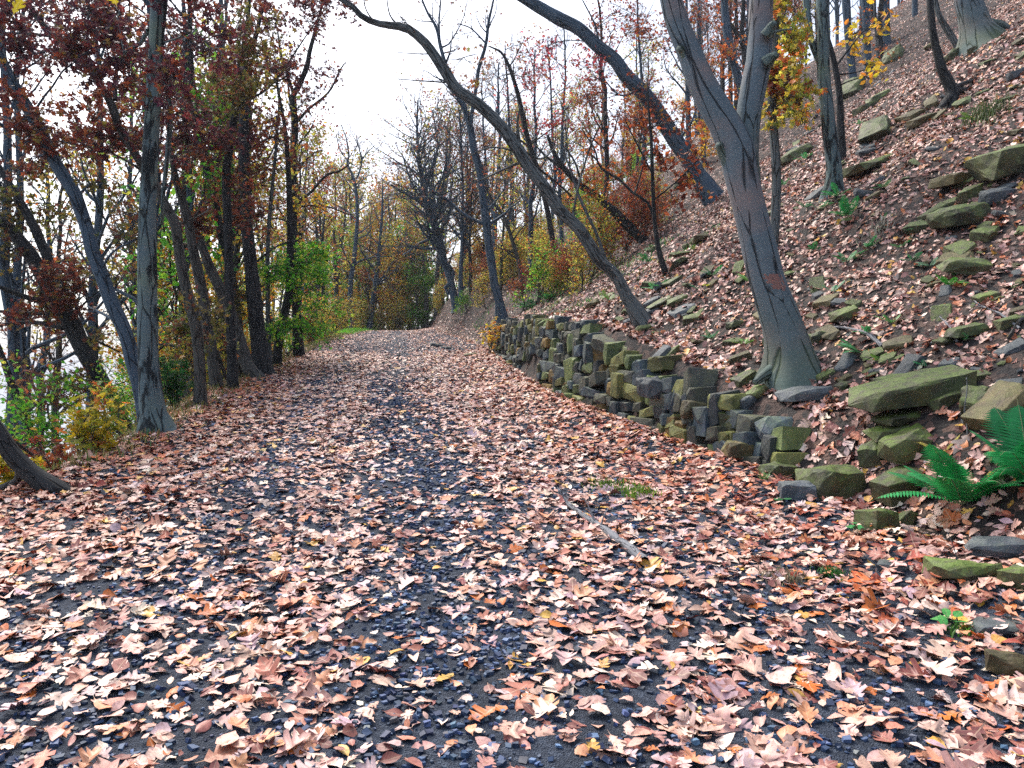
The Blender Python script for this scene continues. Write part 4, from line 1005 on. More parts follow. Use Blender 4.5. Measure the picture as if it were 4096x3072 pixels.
tree('beech_tree', 'big smooth grey tree forked into two stems with a pink blaze, standing above the wall',
     [(3168, 1490, 270), (3164, 1445, 215), (3156, 1398, 190), (3136, 1317, 158), (3098, 1208, 143), (3062, 1100, 135), (3041, 1010, 137), (3005, 866, 132), (2969, 721, 128), (2945, 600, 135), (2900, 500, 124), (2861, 433, 120), (2803, 325, 108), (2761, 216, 98), (2716, 110, 92), (2684, 0, 88), (2650, -150, 80), (2600, -400, 60)],
     K_BEECH, sides=28, branches=[(.25, (3000, 820, 100), (2990, 720, 108), (2984, 640, 104), (2990, 541, 94), (2998, 433, 100), (3019, 325, 106), (3040, 216, 103), (3041, 110, 99), (3045, 0, 98), (3055, -150, 88), (3080, -400, 64)),
                          (-.12, (3066, 250, 60), (3092, 226, 36), (3106, 222, 26)), (-.1, (3068, 140, 58), (3085, 108, 38), (3098, 92, 26)), (-.1, (2925, 660, 70), (2886, 600, 40), (2876, 575, 26)), (-.1, (2790, 300, 50), (2735, 210, 38), (2716, 192, 26)),
                          (.3, (3090, 130, 10), (3130, 120, 8), (3170, 118, 5)), (.2, (3230, 1470, 80), (3290, 1490, 40), (3350, 1492, 20)), (-.2, (3120, 1470, 80), (3060, 1500, 46), (3020, 1530, 24))],
     seed=24, flare=.12, pal=RUST)
tree('young_tree', 'slender grey stem growing straight up right behind the big forked tree',
     [(3090, 1010, 42), (3095, 960, 34), (3102, 866, 36), (3106, 721, 36), (3099, 577, 34), (3088, 433, 32), (3092, 289, 28), (3104, 120, 22), (3110, 0, 18)],
     K_GREY, seed=25, blobs=field([(3080, -20, 3270, 180, 6, 90, 70, OLIVE), (3070, 170, 3270, 420, 9, 95, 90, OLIVE), (3080, 250, 3250, 380, 3, 60, 60, RUST), (3060, 380, 3220, 520, 4, 80, 70, OLIVE)], 25), pal=OLIVE)
tree('grey_tree', 'grey trunk seen between the two stems of the forked tree',
     [(3000, 560, 40), (2985, 430, 34), (2955, 320, 32), (2925, 216, 34), (2905, 100, 32), (2897, 0, 30), (2890, -120, 24)], K_BLUE, d=24, seed=26, blobs=field([(2820, 150, 2960, 480, 6, 90, 90, ORANGE), (2780, 480, 2900, 700, 5, 80, 100, GOLD)], 26), pal=ORANGE)
tree('birch_tree', 'slender pale tree with dark diamond marks on the upper slope',
     [(3334, 778, 96), (3336, 740, 68), (3337, 685, 63), (3330, 613, 58), (3315, 505, 56), (3304, 397, 52), (3294, 289, 50), (3292, 144, 48), (3290, 0, 54), (3288, -200, 46)],
     K_PALE, sides=14, branches=[(.3, (3310, 330, 20), (3250, 180, 26), (3235, 90, 26), (3221, -20, 28))], seed=27, flare=.25, pal=GOLD)
tree('dark_tree', 'dark crooked stem leaning against the slender pale tree',
     [(3362, 690, 40), (3368, 600, 34), (3362, 505, 32), (3356, 361, 26), (3329, 216, 22), (3300, 120, 20), (3285, 0, 14)], K_DARK, off=.4, seed=28, pal=GOLD,
     branches=[(.3, (3340, 270, 9), (3400, 190, 7), (3450, 130, 5), (3500, 90, 3)), (.4, (3350, 300, 7), (3420, 290, 5), (3490, 270, 3))], tmpl=OVAL, lsize=.12,
     blobs=field([(3390, 60, 3560, 330, 6, 60, 16, GOLD)], 28), twigs=4)
def blaze():
    root = [o for o in bpy.data.objects if o.get('label', '').startswith('big smooth grey tree')][0]
    tr = [c for c in root.children if c.name.startswith('trunk')][0]
    dg = bpy.context.evaluated_depsgraph_get()
    g = np.random.default_rng(5); P = []; nU, nV = 9, 11
    o0 = np.array(root.location); me = tr.data
    for a in range(nV):
        for b in range(nU):
            q = pt(3036+b*11+a*5+g.normal(0, 1.5), 1088+a*7.5+g.normal(0, 1.5), 1.)
            dr = Vector(q-np.array([0, 0, EYE])).normalized(); org = Vector((0, 0, EYE))-Vector(o0)
            hit_, loc, nn, _ = tr.ray_cast(org, dr)
            P.append(np.array(loc+nn*.002)+o0 if hit_ else q*np.nan)
    P = np.array(P); i = np.arange(nV-1)[:, None]*nU; j = np.arange(nU-1)[None]
    f = np.stack([i+j, i+nU+j, i+nU+j+1, i+j+1], -1).reshape(-1, 4)
    ff = []
    for q in f:
        if np.isnan(P[q]).any(): continue
        c = q.min(); r, cc = divmod(c, nU)
        if ((r-4.5)/5.0)**2+((cc-3.5)/3.6)**2 < .85+g.normal(0, .3): ff.append(q)
    P = np.nan_to_num(P)+(np.isnan(P)*P[np.array(ff)[0, 0]] if 0 else 0); ff = np.array(ff); us, inv = np.unique(ff, return_inverse=True); P = P[us]; ff = inv.reshape(ff.shape)
    mb = MB(); mb.add(P, [ff]); o = mb.build('blaze', plain('pink bark blaze', (.27, .15, .13), .85, .1), root, origin=o0); o['label'] = 'faded pink blaze'
bpy.context.view_layer.update(); blaze()
for i, (pp, lab) in enumerate([
    ([(3420, 330, 36), (3410, 290, 32), (3394, 144, 32), (3384, 0, 34), (3378, -150, 28)], 'left one of the blue grey trunks on the skyline beyond the pale tree'),
    ([(3474, 300, 34), (3468, 180, 30), (3460, 0, 32), (3455, -150, 26)], 'middle blue grey trunk on the skyline beyond the pale tree'),
    ([(3519, 270, 16), (3508, 150, 14), (3500, 60, 13), (3498, -100, 10)], 'thin whitish stem on the skyline beyond the pale tree'),
    ([(3546, 230, 40), (3543, 100, 34), (3540, 0, 36), (3536, -150, 28)], 'right one of the blue grey trunks on the skyline')]):
    tree('grey_tree', lab, pp, K_GREY if i == 2 else K_BLUE, d=27+i*1.3, seed=30+i, sides=8, blobs=field([(3360, -40, 3640, 240, 2, 80, 40, ORANGE)], 30+i), pal=ORANGE)
tree('dark_tree', 'dark tree with a curved foot and surface roots high on the slope',
     [(3800, 410, 64), (3812, 375, 50), (3791, 325, 44), (3768, 280, 38), (3752, 220, 34), (3734, 144, 30), (3724, 60, 27), (3719, -20, 24), (3715, -160, 20)],
     K_DARK, seed=36, flare=.2, branches=[(.2, (3810, 362, 36), (3860, 362, 26), (3930, 352, 18), (3975, 345, 10)), (-.3, (3805, 380, 34), (3785, 405, 24), (3768, 425, 14)), (.5, (3820, 350, 24), (3880, 325, 16), (3935, 318, 9))], pal=RUST)
tree('oak_tree', 'stout old tree with spreading green tinged roots at the top right',
     [(3925, 170, 190), (3905, 110, 120), (3885, 40, 100), (3862, -30, 92), (3830, -160, 84)],
     K_BEECH, seed=37, sides=16, flare=.3, branches=[(-.4, (3930, 120, 60), (3985, 140, 40), (4030, 165, 22), (4060, 190, 12)), (-.2, (3920, 100, 50), (3990, 95, 34), (4040, 110, 16)), (.6, (3905, 60, 20), (3940, -20, 12), (3960, -80, 8))], pal=RUST)
tree('grey_tree', 'thin leaning stem left of the stout old tree',
     [(3790, 120, 26), (3760, 70, 22), (3740, 0, 20), (3720, -100, 16)], K_GREY, d=19, seed=38, pal=RUST)
tree('sapling', 'thin leafy sapling with rust leaves left of the big forked tree',
     [(2668, 1118, 30), (2655, 1070, 26), (2637, 1010, 22), (2622, 920, 19), (2615, 830, 17), (2608, 649, 14), (2604, 540, 12), (2594, 433, 9), (2590, 330, 6)],
     K_DARK, seed=39, off=.3, branches=[(.3, (2620, 880, 13), (2590, 810, 12), (2530, 770, 11), (2480, 720, 10), (2400, 670, 9), (2380, 600, 7), (2330, 520, 5)), (-.4, (2612, 700, 8), (2560, 600, 6), (2500, 480, 4)), (-.5, (2614, 800, 7), (2690, 740, 6), (2790, 640, 4), (2830, 560, 3)), (.4, (2540, 775, 7), (2565, 690, 6), (2590, 620, 4))],
     blobs=field([(2480, 440, 2820, 700, 9, 90, 26, RUST), (2560, 640, 2780, 800, 4, 70, 14, RUST)], 39), tmpl=OVAL, lsize=.11, twigs=5, pal=RUST)
tree('young_tree', 'black leaning stem low among the brush left of the sapling',
     [(2480, 870, 40), (2440, 830, 32), (2380, 780, 30), (2320, 740, 26), (2270, 690, 22), (2220, 620, 18), (2190, 540, 12)], K_DARK, d=22, seed=40, branches=[(.3, (2330, 750, 10), (2300, 650, 8), (2260, 590, 6)), (.3, (2260, 680, 14), (2190, 630, 10), (2140, 580, 6))], pal=RUST, blobs=field([(2200, 560, 2480, 760, 5, 100, 90, ORANGE)], 40))
tree('young_tree', 'dead bleached stem leaning in the brush above the wall',
     [(2405, 990, 14), (2380, 920, 12), (2345, 850, 12), (2310, 770, 11), (2290, 700, 10), (2260, 620, 6)], K_GREY, d=17, seed=41, flare=0.)
tree('young_tree', 'thin brown stem curving up between path crest and leaning tree',
     [(2085, 1130, 20), (2076, 1056, 16), (2022, 882, 15), (1979, 817, 12), (1946, 752, 10), (1930, 660, 7)], K_BROWN, d=28, seed=42, shoots=14, shootlen=1.6, shoot_leaves=3, pal=RUST)

# --- the woods behind: copies of a few built trees, each with its own crown and trunk
def proto(name, hgt, r, pal, bark, seed, leaves=3, lsz=.2, m1=18, lean=.03, spreadl=2.4, lo=.25):
    g = np.random.default_rng(seed)
    root = empty(name, (0, 0, 0)); s = np.linspace(0, 1, 14)
    P = np.stack([lean*hgt*s**1.5+np.cumsum(g.normal(0, .06, 14)), np.cumsum(g.normal(0, .06, 14)), s*hgt-.3], -1)
    R = r*(1-.8*s)+.01
    mb = MB(); tubes(mb, P[None], R[None], 8)
    a, ar = spawn(P[None], R[None], m1, lo, 1., spreadl, .95, .3, 7, .5, .16, g); tubes(mb, a, ar, 5)
    b, br = spawn(a, ar, 5, .2, 1., spreadl*.5, .75, .2, 5, .55, .18, g); tubes(mb, b, np.maximum(br, .006), 3)
    c, cr_ = spawn(b, br, 3, .2, 1., spreadl*.27, .7, .1, 4, .6, .2, g); tubes(mb, c, np.maximum(cr_, .004), 3)
    mb.build('trunk', bark, root)
    if leaves:
        cr = MB(); k = len(c); t = g.uniform(.1, 1, (k, leaves)); i = np.minimum((t*3).astype(int), 2); w = (t*3-i)[..., None]; kk = np.arange(k)[:, None]
        p = (c[kk, i]*(1-w)+c[kk, i+1]*w).reshape(-1, 3)+g.normal(0, .12, (k*leaves, 3)); N = len(p)
        nor = g.normal(0, .5, (N, 3)); nor[:, 2] += .5; nor /= np.linalg.norm(nor, axis=1, keepdims=True)
        put_leaves(cr, TINY, p, g.uniform(.7, 1.3, N)*lsz, nor, pick(pal, N, g, .25), .3, .3, g)
        cr.build('crown', M_LEAF, root)
    return root
protos_t = {
 'rust': (proto('oak_tree', 11, .13, RUST, K_DARK, 61, 5, .13), 'slim tree carrying rust brown leaves in the wood'),
 'brown': (proto('oak_tree', 12, .14, BROWN, K_BLUE, 62, 3, .13), 'dark twiggy tree with few brown leaves in the wood'),
 'olive': (proto('maple_tree', 9, .11, OLIVE, K_BROWN, 63, 5, .14), 'tree with olive and yellow leaves in the wood'),
 'green': (proto('maple_tree', 6.5, .09, GREEN, K_BROWN, 64, 7, .14, 18, .02, 2., .15), 'low green leaved tree in the wood'),
 'gold': (proto('maple_tree', 7, .09, GOLD, K_BROWN, 65, 7, .14, 18, .02, 2., .15), 'golden leaved tree in the wood'),
 'bare': (proto('bare_tree', 13, .13, BROWN, K_BLUE, 66, 0, .14, 22), 'bare slender tree in the wood'),
 'orange': (proto('maple_tree', 8, .1, ORANGE, K_BROWN, 67, 6, .14, 18, .02, 2.1, .2), 'orange leaved tree in the wood'),
 'bush': (proto('shrub', 2.4, .03, OLIVE, K_BROWN, 68, 7, .09, 14, .05, 1.0, .05), 'leafy olive brush under the trees'),
 'rbush': (proto('shrub', 2.2, .03, RUST, K_BROWN, 69, 7, .09, 14, .05, 1.0, .05), 'rust leaved brush under the trees'),
 'gbush': (proto('shrub', 1.8, .03, GREEN, K_BROWN, 70, 7, .09, 14, .05, .9, .05), 'green leaved brush under the trees'),
}
used = set()
WHERE = {'left': ('on the drop left of the path', 'trees on the drop left of the path'), 'crest': ('beyond the crest of the path', 'trees beyond the crest of the path'), 'hill': ('on the far hillside', 'trees on the far hillside')}
def wood(kind, where, x, y, g, sc=1.):
    pr, lab = protos_t[kind]
    lb = lab.replace('in the wood', '').replace('under the trees', '').strip()+' '+WHERE[where][0]
    z = float(H(x, y))-.05
    if kind not in used:
        used.add(kind); o = pr; o.location = (x, y, z); o.rotation_euler = (0, 0, g.uniform(0, 6.3)); o.scale = (sc,)*3; o['label'] = lb
    else: o = copy_tree(pr, (x, y, z), g.uniform(0, 6.3), sc, lb)
    o['category'] = 'shrub' if 'bush' in kind else 'tree'
    o['group'] = WHERE[where][1] if 'bush' not in kind else WHERE[where][1].replace('trees', 'brush')
g = np.random.default_rng(77)
def at(U, y): return (U-CU)/F*y
# left drop
for i in range(36):
    y = g.uniform(17, 50); U = g.uniform(560, 1330)
    x = at(U, y)
    if x > xl(y)-1.0: x = xl(y)-g.uniform(1., 4)
    wood(g.choice(['olive', 'green', 'brown', 'rust', 'gold', 'bare'], p=[.25, .22, .22, .1, .11, .1]), 'left', x, y, g, g.uniform(.75, 1.1))
for i in range(7):
    y = g.uniform(14, 26); x = at(g.uniform(-150, 620), y)
    wood(g.choice(['bare', 'brown', 'olive']), 'left', x, y, g, g.uniform(.8, 1.05))
for i in range(34):
    y = g.uniform(8.5, 45); x = xl(y)-g.uniform(.7, 3.2)
    if y < 13: x -= .6
    wood(g.choice(['bush', 'rbush', 'gbush'], p=[.5, .15, .35]), 'left', x, y, g, g.uniform(.5, .95))
# beyond the crest
for i, (U, y, k, sc) in enumerate([(1590, 60, 'gold', 1.05), (1560, 66, 'orange', 1.1), (1640, 58, 'green', .8), (1700, 60, 'green', 1.), (1680, 64, 'olive', 1.1), (1620, 70, 'gold', 1.2), (1450, 62, 'olive', 1.), (1350, 60, 'brown', .8),
                                   (1330, 56, 'olive', .95), (1380, 70, 'olive', 1.2), (1520, 74, 'brown', .9), (1560, 80, 'olive', 1.2), (1740, 54, 'olive', 1.), (1780, 58, 'rust', .9), (1290, 58, 'olive', .9), (1240, 62, 'green', 1.), (1430, 80, 'brown', 1.0),
                                   (1650, 90, 'brown', 1.1), (1500, 88, 'olive', 1.2), (1300, 82, 'brown', 1.), (1200, 75, 'olive', 1.1)]):
    wood(k, 'crest', at(U, y), y, g, sc*1.5)
for i in range(22):
    y = g.uniform(54, 70); U = g.uniform(1200, 1790)
    wood(g.choice(['green', 'gold', 'olive', 'orange'], p=[.35, .25, .3, .1]), 'crest', at(U, y), y, g, g.uniform(.9, 1.3))
for i in range(7):
    y = g.uniform(56, 84); U = g.uniform(1230, 1800)
    wood(g.choice(['olive', 'brown', 'green', 'gold']), 'crest', at(U, y), y, g, g.uniform(.9, 1.5))
for i in range(26):
    y = g.uniform(53, 72); U = g.uniform(1230, 1800)
    wood(g.choice(['bush', 'gbush', 'rbush'], p=[.5, .3, .2]), 'crest', at(U, y), y, g, g.uniform(.8, 1.5))
# far hillside
for i in range(58):
    y = g.uniform(26, 66); U = g.uniform(1760, 3050); x = at(U, y)
    if x < xw(y)+1.2: x = xw(y)+g.uniform(1.2, 3)
    wood(g.choice(['rust', 'brown', 'orange', 'olive', 'bare', 'gold'], p=[.16, .36, .08, .20, .14, .06]), 'hill', x, y, g, g.uniform(.6, .9))
for i in range(34):
    y = g.uniform(28, 70); U = g.uniform(2950, 4090)
    wood(g.choice(['rust', 'brown', 'bare', 'olive']), 'hill', at(U, y), y, g, g.uniform(.7, 1.))
for i in range(110):
    y = g.uniform(20, 50); x = xw(y)+(g.uniform(1., 14) if i < 70 else g.uniform(.9, 4)); 
    if CU+x/y*F > 2650: continue
    wood(g.choice(['bush', 'rbush', 'gbush'], p=[.4, .42, .18]), 'hill', x, y, g, g.uniform(.45, .9))

# --- single shrubs by the left edge
def shrub(label, U, V, wpx, hpx, pal, seed, d=None, lsize=.10, n=90, st=4):
    g = np.random.default_rng(seed); d = d or hit(U, V) or 10
    x = at(U, d); z = float(H(x, d)); root = empty('shrub', (x, d, z), label, 'shrub')
    W = wpx/F*d; Hh = hpx/F*d
    P = np.zeros((st, 6, 3)); s = np.linspace(0, 1, 6)
    for k in range(st):
        e = np.array([g.uniform(-.4, .4)*W, g.uniform(-.3, .3)*W, Hh*g.uniform(.7, 1)])
        P[k] = s[:, None]*e+g.normal(0, .02, (6, 3))
    R = np.linspace(.012, .004, 6)[None]*np.ones((st, 1))
    mb = MB(); tubes(mb, P, R, 5); q, r = spawn(P, R, 7, .15, 1, W*.45, .9, .15, 5, .6, .2, g); tubes(mb, q, np.maximum(r, .002), 3)
    mb.build('stems', K_BROWN, root)
    cr = MB(); k = len(q); per = max(1, n//k); t = g.uniform(.2, 1, (k, per)); i = np.minimum((t*4).astype(int), 3); w = (t*4-i)[..., None]; kk = np.arange(k)[:, None]
    p = (q[kk, i]*(1-w)+q[kk, i+1]*w).reshape(-1, 3)+g.normal(0, .04, (k*per, 3)); N = len(p)
    nor = g.normal(0, .4, (N, 3)); nor[:, 2] += .7; nor /= np.linalg.norm(nor, axis=1, keepdims=True)
    put_leaves(cr, MAPLE, p, g.uniform(.7, 1.3, N)*lsize, nor, pick(pal, N, g, .2), .25, .3, g)
    cr.build('foliage', M_LEAF, root)
YEL = [(5, (214, 190, 30)), (3, (170, 170, 40)), (2, (130, 150, 50)), (1, (190, 110, 40))]
DKG = [(5, (30, 96, 48)), (3, (40, 120, 50)), (2, (70, 130, 50))]
shrub('bright yellow leaved shrub on the drop left of the lying trunk', 330, 1880, 300, 190, YEL, 501, 8.4, .10, 260, 7)
shrub('rust red low shrub behind the yellow leaved shrub', 250, 1800, 330, 160, RUST, 502, 9.6, .09, 330, 8)
shrub('yellow green shrub under the lying dark trunk at the left edge', 40, 1960, 180, 160, YEL, 503, 7.2, .09, 160, 5)
shrub('dark green broad leaved shrub right of the tallest pale tree', 700, 1600, 170, 220, DKG, 504, 12, .12, 220, 6)
shrub('green and orange shrub between black trunk and tallest pale tree', 430, 1740, 200, 300, OLIVE, 505, 11, .10, 160, 6)
shrub('yellow leaved shrub low between the path-side trunks', 880, 1520, 140, 150, OLIVE, 506, 15, .10, 160, 5)
shrub('bright green shrub under the thickest shaggy tree', 1150, 1420, 150, 120, GREEN, 507, 22, .12, 200, 6)
shrub('yellow leafy seedling shrub at the foot of the grey forked trunk', 1960, 1190, 130, 130, GOLD, 508, 22, .10, 150, 5)

# ------------------------------------------------------------------ ferns
M_FERN = leaf_material('fern frond', .3, .45, .4)
def frond_mesh(mb, L, g, base, az, rise, droop, col, width=.17, npin=30):
    s = np.linspace(0, 1, npin)
    d = np.array([math.cos(az), math.sin(az)])
    r = s*L
    x = r*math.cos(rise)*(1-.15*s); z = r*math.sin(rise)-droop*L*s*s
    P = np.stack([base[0]+d[0]*x, base[1]+d[1]*x, base[2]+z], -1)
    tubes(mb, P[None], np.linspace(.0035, .001, npin)[None]*1.0, 3, col=np.array(col)*.7)
    T = np.gradient(P, axis=0); T /= np.linalg.norm(T, axis=1, keepdims=True)
    side = np.cross(T, np.array([0, 0, 1.])); side /= np.linalg.norm(side, axis=1, keepdims=True)
    nn = np.cross(side, T)
    for sg in (-1, 1):
        w = width*L*np.sin(np.clip(s*1.05+.12, 0, 1)*np.pi)**.8*(.9+.2*g.random(npin))
        k = np.arange(2, npin-1)
        a = P[k]; tip = a+sg*side[k]*w[k, None]+T[k]*w[k, None]*.35-nn[k]*w[k, None]*.18
        wd = (L/npin)*.46
        # each pinna: toothed little blade of six points
        m1 = a*.55+tip*.45
        v = np.stack([a-T[k]*wd*.5, m1-T[k]*wd*.75, tip, m1+T[k]*wd*.75, a+T[k]*wd*.5], 1)
        f = (np.array([[0, 1, 3, 4]])[None]+(np.arange(len(k))*5)[:, None, None]).reshape(-1, 4)
        f3 = (np.array([[1, 2, 3]])[None]+(np.arange(len(k))*5)[:, None, None]).reshape(-1, 3)
        c = np.repeat(np.array(col)[None]*np.exp(g.normal(0, .12, (len(k), 1))), 5, 0)
        mb.add(v.reshape(-1, 3), [f, f3], c, np.tile([.5, .5, .5], (len(v)*5, 1)))
FG = lin(58, 150, 84)
def fern(label, U, V, wpx, n, seed, col=FG, d=None, rise=(.3, 1.0), droop=.35, facing=None):
    g = np.random.default_rng(seed); d = d or hit(U, V) or 9
    x = at(U, d); z = float(H(x, d)); root = empty('fern', (x, d, z), label, 'fern')
    L = wpx/F*d*.72
    for i in range(n):
        az = g.uniform(0, 6.28) if facing is None else g.normal(facing, 1.1)
        mb = MB(); frond_mesh(mb, L*g.uniform(.7, 1.15), g, (0, 0, .01), az, g.uniform(*rise), droop*g.uniform(.6, 1.2), np.array(col)*g.uniform(.75, 1.3))
        mb.build('frond', M_FERN, root)
fern('large dark green fern spreading left at the right edge, nearest fern', 3850, 2040, 620, 20, 601, lin(46, 156, 84), None, (.45, 1.15), .42)
fern('tall dense green fern cut by the right edge of the picture', 4120, 1960, 760, 22, 602, lin(36, 140, 76), None, (.5, 1.25), .4)
fern('small fern with yellowing fronds behind the nearest fern', 3760, 1830, 240, 4, 603, lin(190, 180, 80), None, (.5, 1.), .3)
fern('bright green fern on the slope right of the forked tree', 3387, 1058, 190, 8, 604)
fern('pale tipped fern higher on the slope beside the bright green fern', 3467, 1000, 150, 6, 605)
fern('small fern left of the bright green fern near the forked tree', 3255, 1008, 110, 6, 606)
fern('broad fern patch below the slender pale tree', 3390, 868, 190, 9, 607)
fern('fern at the foot of the slender pale tree', 3355, 790, 150, 6, 608)
fern('fern on the green pointed rock behind the forked tree', 3218, 640, 110, 5, 609)
fern('dusty pale fern in the middle of the slope', 3720, 1080, 150, 6, 610, lin(120, 170, 140))
fern('leafy fern below the olive sloping rock', 3800, 1150, 140, 7, 611, lin(60, 160, 50))
fern('fern close behind the right side of the forked tree', 3135, 745, 90, 5, 612)
fern('yellow green fern drooping from the far top of the wall', 2223, 1290, 150, 8, 613, lin(120, 160, 50), None, (.1, .6), .7, 4.2)
fern('dark green fern hanging on the wall face', 2292, 1375, 140, 7, 614, lin(60, 150, 60), 12.0, (.0, .4), .8, 4.0)
fern('low fern patch beside the pale fallen stick', 3440, 1420, 210, 9, 615, lin(80, 160, 100))
fern('fern patch above the pale fallen stick', 3567, 1300, 150, 7, 616, lin(90, 160, 80))
fern('pale frond lying near the sapling on the slope', 2774, 1005, 80, 4, 617, lin(110, 160, 80))
fern('fern below the skyline rock left of the sapling', 2558, 960, 110, 5, 618, lin(110, 170, 40))
fern('small green fern tuft at the first rock of the row', 3055, 1960, 80, 6, 619, lin(50, 140, 40), 6.6, (.6, 1.3), .2)
fern('fern clump on the bank beyond the far wall end', 2110, 1235, 150, 8, 620, lin(60, 150, 90))
fern('second fern clump on the bank just right of the far wall end', 2190, 1200, 130, 7, 621, lin(70, 150, 80))
fern('fern sprig between slabs right of the leaning tree', 2790, 1160, 90, 5, 622, lin(50, 140, 80))

gg = np.random.default_rng(66); nf = 0
while nf < 26:
    U = gg.uniform(2150, 3950); V = gg.uniform(250, 1500); d = hit(U, V)
    if d is None or d > 24 or at(U, d)-xw(d) < .8: continue
    if 3000 < U < 3300 and 1100 < V: continue
    c = [(60, 150, 84), (80, 160, 96), (104, 160, 60), (50, 140, 90)][nf % 4]
    fern('small green fern among leaves and stones on the slope', U, V, gg.uniform(80, 150), 5, 640+nf, lin(*c)); nf += 1
for o in bpy.data.objects:
    if o.get('label', '') == 'small green fern among leaves and stones on the slope': o['group'] = 'small ferns scattered on the slope'

# ------------------------------------------------------------------ grass and seedlings
def grass():
    g = np.random.default_rng(91); mb = MB()
    xs = []; 
    y = g.uniform(7.5, 46, 9000); x = xl(y)+g.normal(-.25, .28, 9000); xs.append((x, y, .10, [(3, (150, 140, 80)), (3, (110, 130, 60)), (2, (180, 160, 110)), (1, (70, 120, 50))]))
    y = g.uniform(36, 49, 3000); x = xl(y)+g.normal(-.1, .35, 3000); xs.append((x, y, .14, [(4, (110, 190, 50)), (2, (140, 200, 60))]))
    y = g.uniform(14, 32, 5000); x = xw(y)+g.uniform(.5, 3.5, 5000); k = vnoise(x*1.2, y*1.2, 55) > .56; xs.append((x[k], y[k], .10, [(3, (70, 150, 80)), (2, (110, 160, 70))]))
    for (U, V, w, n, hh, c) in [(3130, 2320, .07, 160, .05, (160, 150, 120)), (3330, 2310, .04, 160, .05, (70, 140, 60)), (2440, 1950, .10, 320, .05, (110, 140, 50)), (3945, 470, .16, 200, .2, (110, 130, 80)), (3520, 935, .09, 90, .12, (170, 170, 150)),
                                (2560, 1995, .07, 160, .08, (120, 160, 50)), (3850, 2555, .05, 60, .05, (100, 160, 60))]:
        d = hit(U, V); x0 = at(U, d); xs.append((g.normal(x0, w, n), g.normal(d, w, n), hh, [(1, c), (1, tuple(int(q*.75) for q in c))]))
    for (x, y, hh, pal) in xs:
        N = len(x); h = hh*g.uniform(.5, 1.4, N); a = g.uniform(0, 6.28, N); z = H(x, y)
        w = .004+.00015*y
        dx, dy = np.cos(a), np.sin(a); l = h*g.uniform(.2, .9, N)
        b = np.stack([x, y, z], -1)
        sd = np.stack([-dy*w, dx*w, 0*dx], -1)
        m = b+np.stack([dx*l*.35, dy*l*.35, h*.65], -1); t = b+np.stack([dx*l, dy*l, h], -1)
        V = np.stack([b-sd, b+sd, m+sd*.8, m-sd*.8, t], 1)
        f4 = (np.array([[0, 1, 2, 3]])[None]+(np.arange(N)*5)[:, None, None]).reshape(-1, 4); f3 = (np.array([[3, 2, 4]])[None]+(np.arange(N)*5)[:, None, None]).reshape(-1, 3)
        mb.add(V.reshape(-1, 3), [f4, f3], np.repeat(pick(pal, N, g, .15), 5, 0))
    tag(mb.build('grass', M_GREEN), 'thin straw and green grass along the path edges and bank', 'grass', kind='stuff')
grass()
def seedling(label, U, V, n, sz, col, seed, hh=.08):
    g = np.random.default_rng(seed); d = hit(U, V); x = at(U, d); z = float(H(x, d)); root = empty('seedling', (x, d, z), label, 'plant')
    mb = MB(); P = np.zeros((n, 4, 3)); s = np.linspace(0, 1, 4)
    for i in range(n):
        a = 2*math.pi*i/n+g.uniform(-.3, .3); P[i] = np.stack([s*math.cos(a)*sz*.6, s*math.sin(a)*sz*.6, s*hh*g.uniform(.7, 1.1)], -1)
    tubes(mb, P, np.full((n, 4), .0015), 3, col=(.05, .1, .03)); mb.build('stem', M_GREEN, root)
    lf = MB(); put_leaves(lf, OVAL, P[:, -1], np.full(n, sz), np.tile([0, -.2, 1.], (n, 1)), np.tile(lin(*col), (n, 1)), .2, .2, g); lf.build('leaf_cluster', M_LEAF, root)
seedling('small bright green seedling with round leaves low at right', 3800, 2535, 5, .075, (90, 190, 100), 701)
seedling('tiny green seedling in front of the squarish green rock', 3420, 2150, 5, .06, (80, 190, 110), 702)
seedling('little green weed just left of the row of rocks', 3125, 2040, 3, .07, (60, 150, 90), 703)
seedling('yellow leaved seedling on the slope left of the forked tree', 2830, 1165, 4, .08, (190, 200, 60), 704)
seedling('pale green seedling above the wall near the sapling', 2590, 1010, 6, .10, (120, 190, 140), 705)

# ------------------------------------------------------------------ sticks
def stick(label, pts, r, bark, seed, name='fallen_branch', forks=(), lift=.03):
    g = np.random.default_rng(seed); P = []
    for (U, V) in pts:
        d = hit(U, V); x = at(U, d); P.append([x, d, float(H(x, d))+lift])
    P = np.array(P); c = P[0].copy(); R = np.linspace(r, r*.45, len(P))
    p, rr = smooth_line(P, R, 26); p[:, :2] += g.normal(0, r*.12, (26, 2))
    mb = MB(); tubes(mb, p[None], (rr*(1+g.normal(0, .08, 26)))[None], 8)
    if forks:
        q, r2 = spawn(p[None], rr[None], forks, .3, .9, .22, .8, .2, 5, .5, .15, g); tubes(mb, q, r2, 4)
    tag(mb.build(name, bark, origin=c), label, 'branch').location = c
K_STICK = bark_material('weathered branch', (.26, .27, .29), (.05, .05, .06), .5, 30., .12, .8)
stick('long grey curved branch lying on the right side of the path', [(2580, 2268), (2520, 2215), (2440, 2155), (2370, 2105), (2290, 2050), (2255, 2010)], .034, K_STICK, 801, forks=3)
stick('pale curved stick behind the roots of the forked tree', [(3530, 1405), (3480, 1360), (3420, 1335), (3340, 1325), (3260, 1340)], .022, K_STICK, 802)
stick('bent grey twig on the slope left of the tan slab', [(3830, 1400), (3800, 1330), (3765, 1290), (3720, 1250)], .012, K_STICK, 803)
stick('dark forked stick at the right edge above the long boulder', [(4096, 1280), (4060, 1340), (4030, 1375)], .022, K_BROWN, 804)
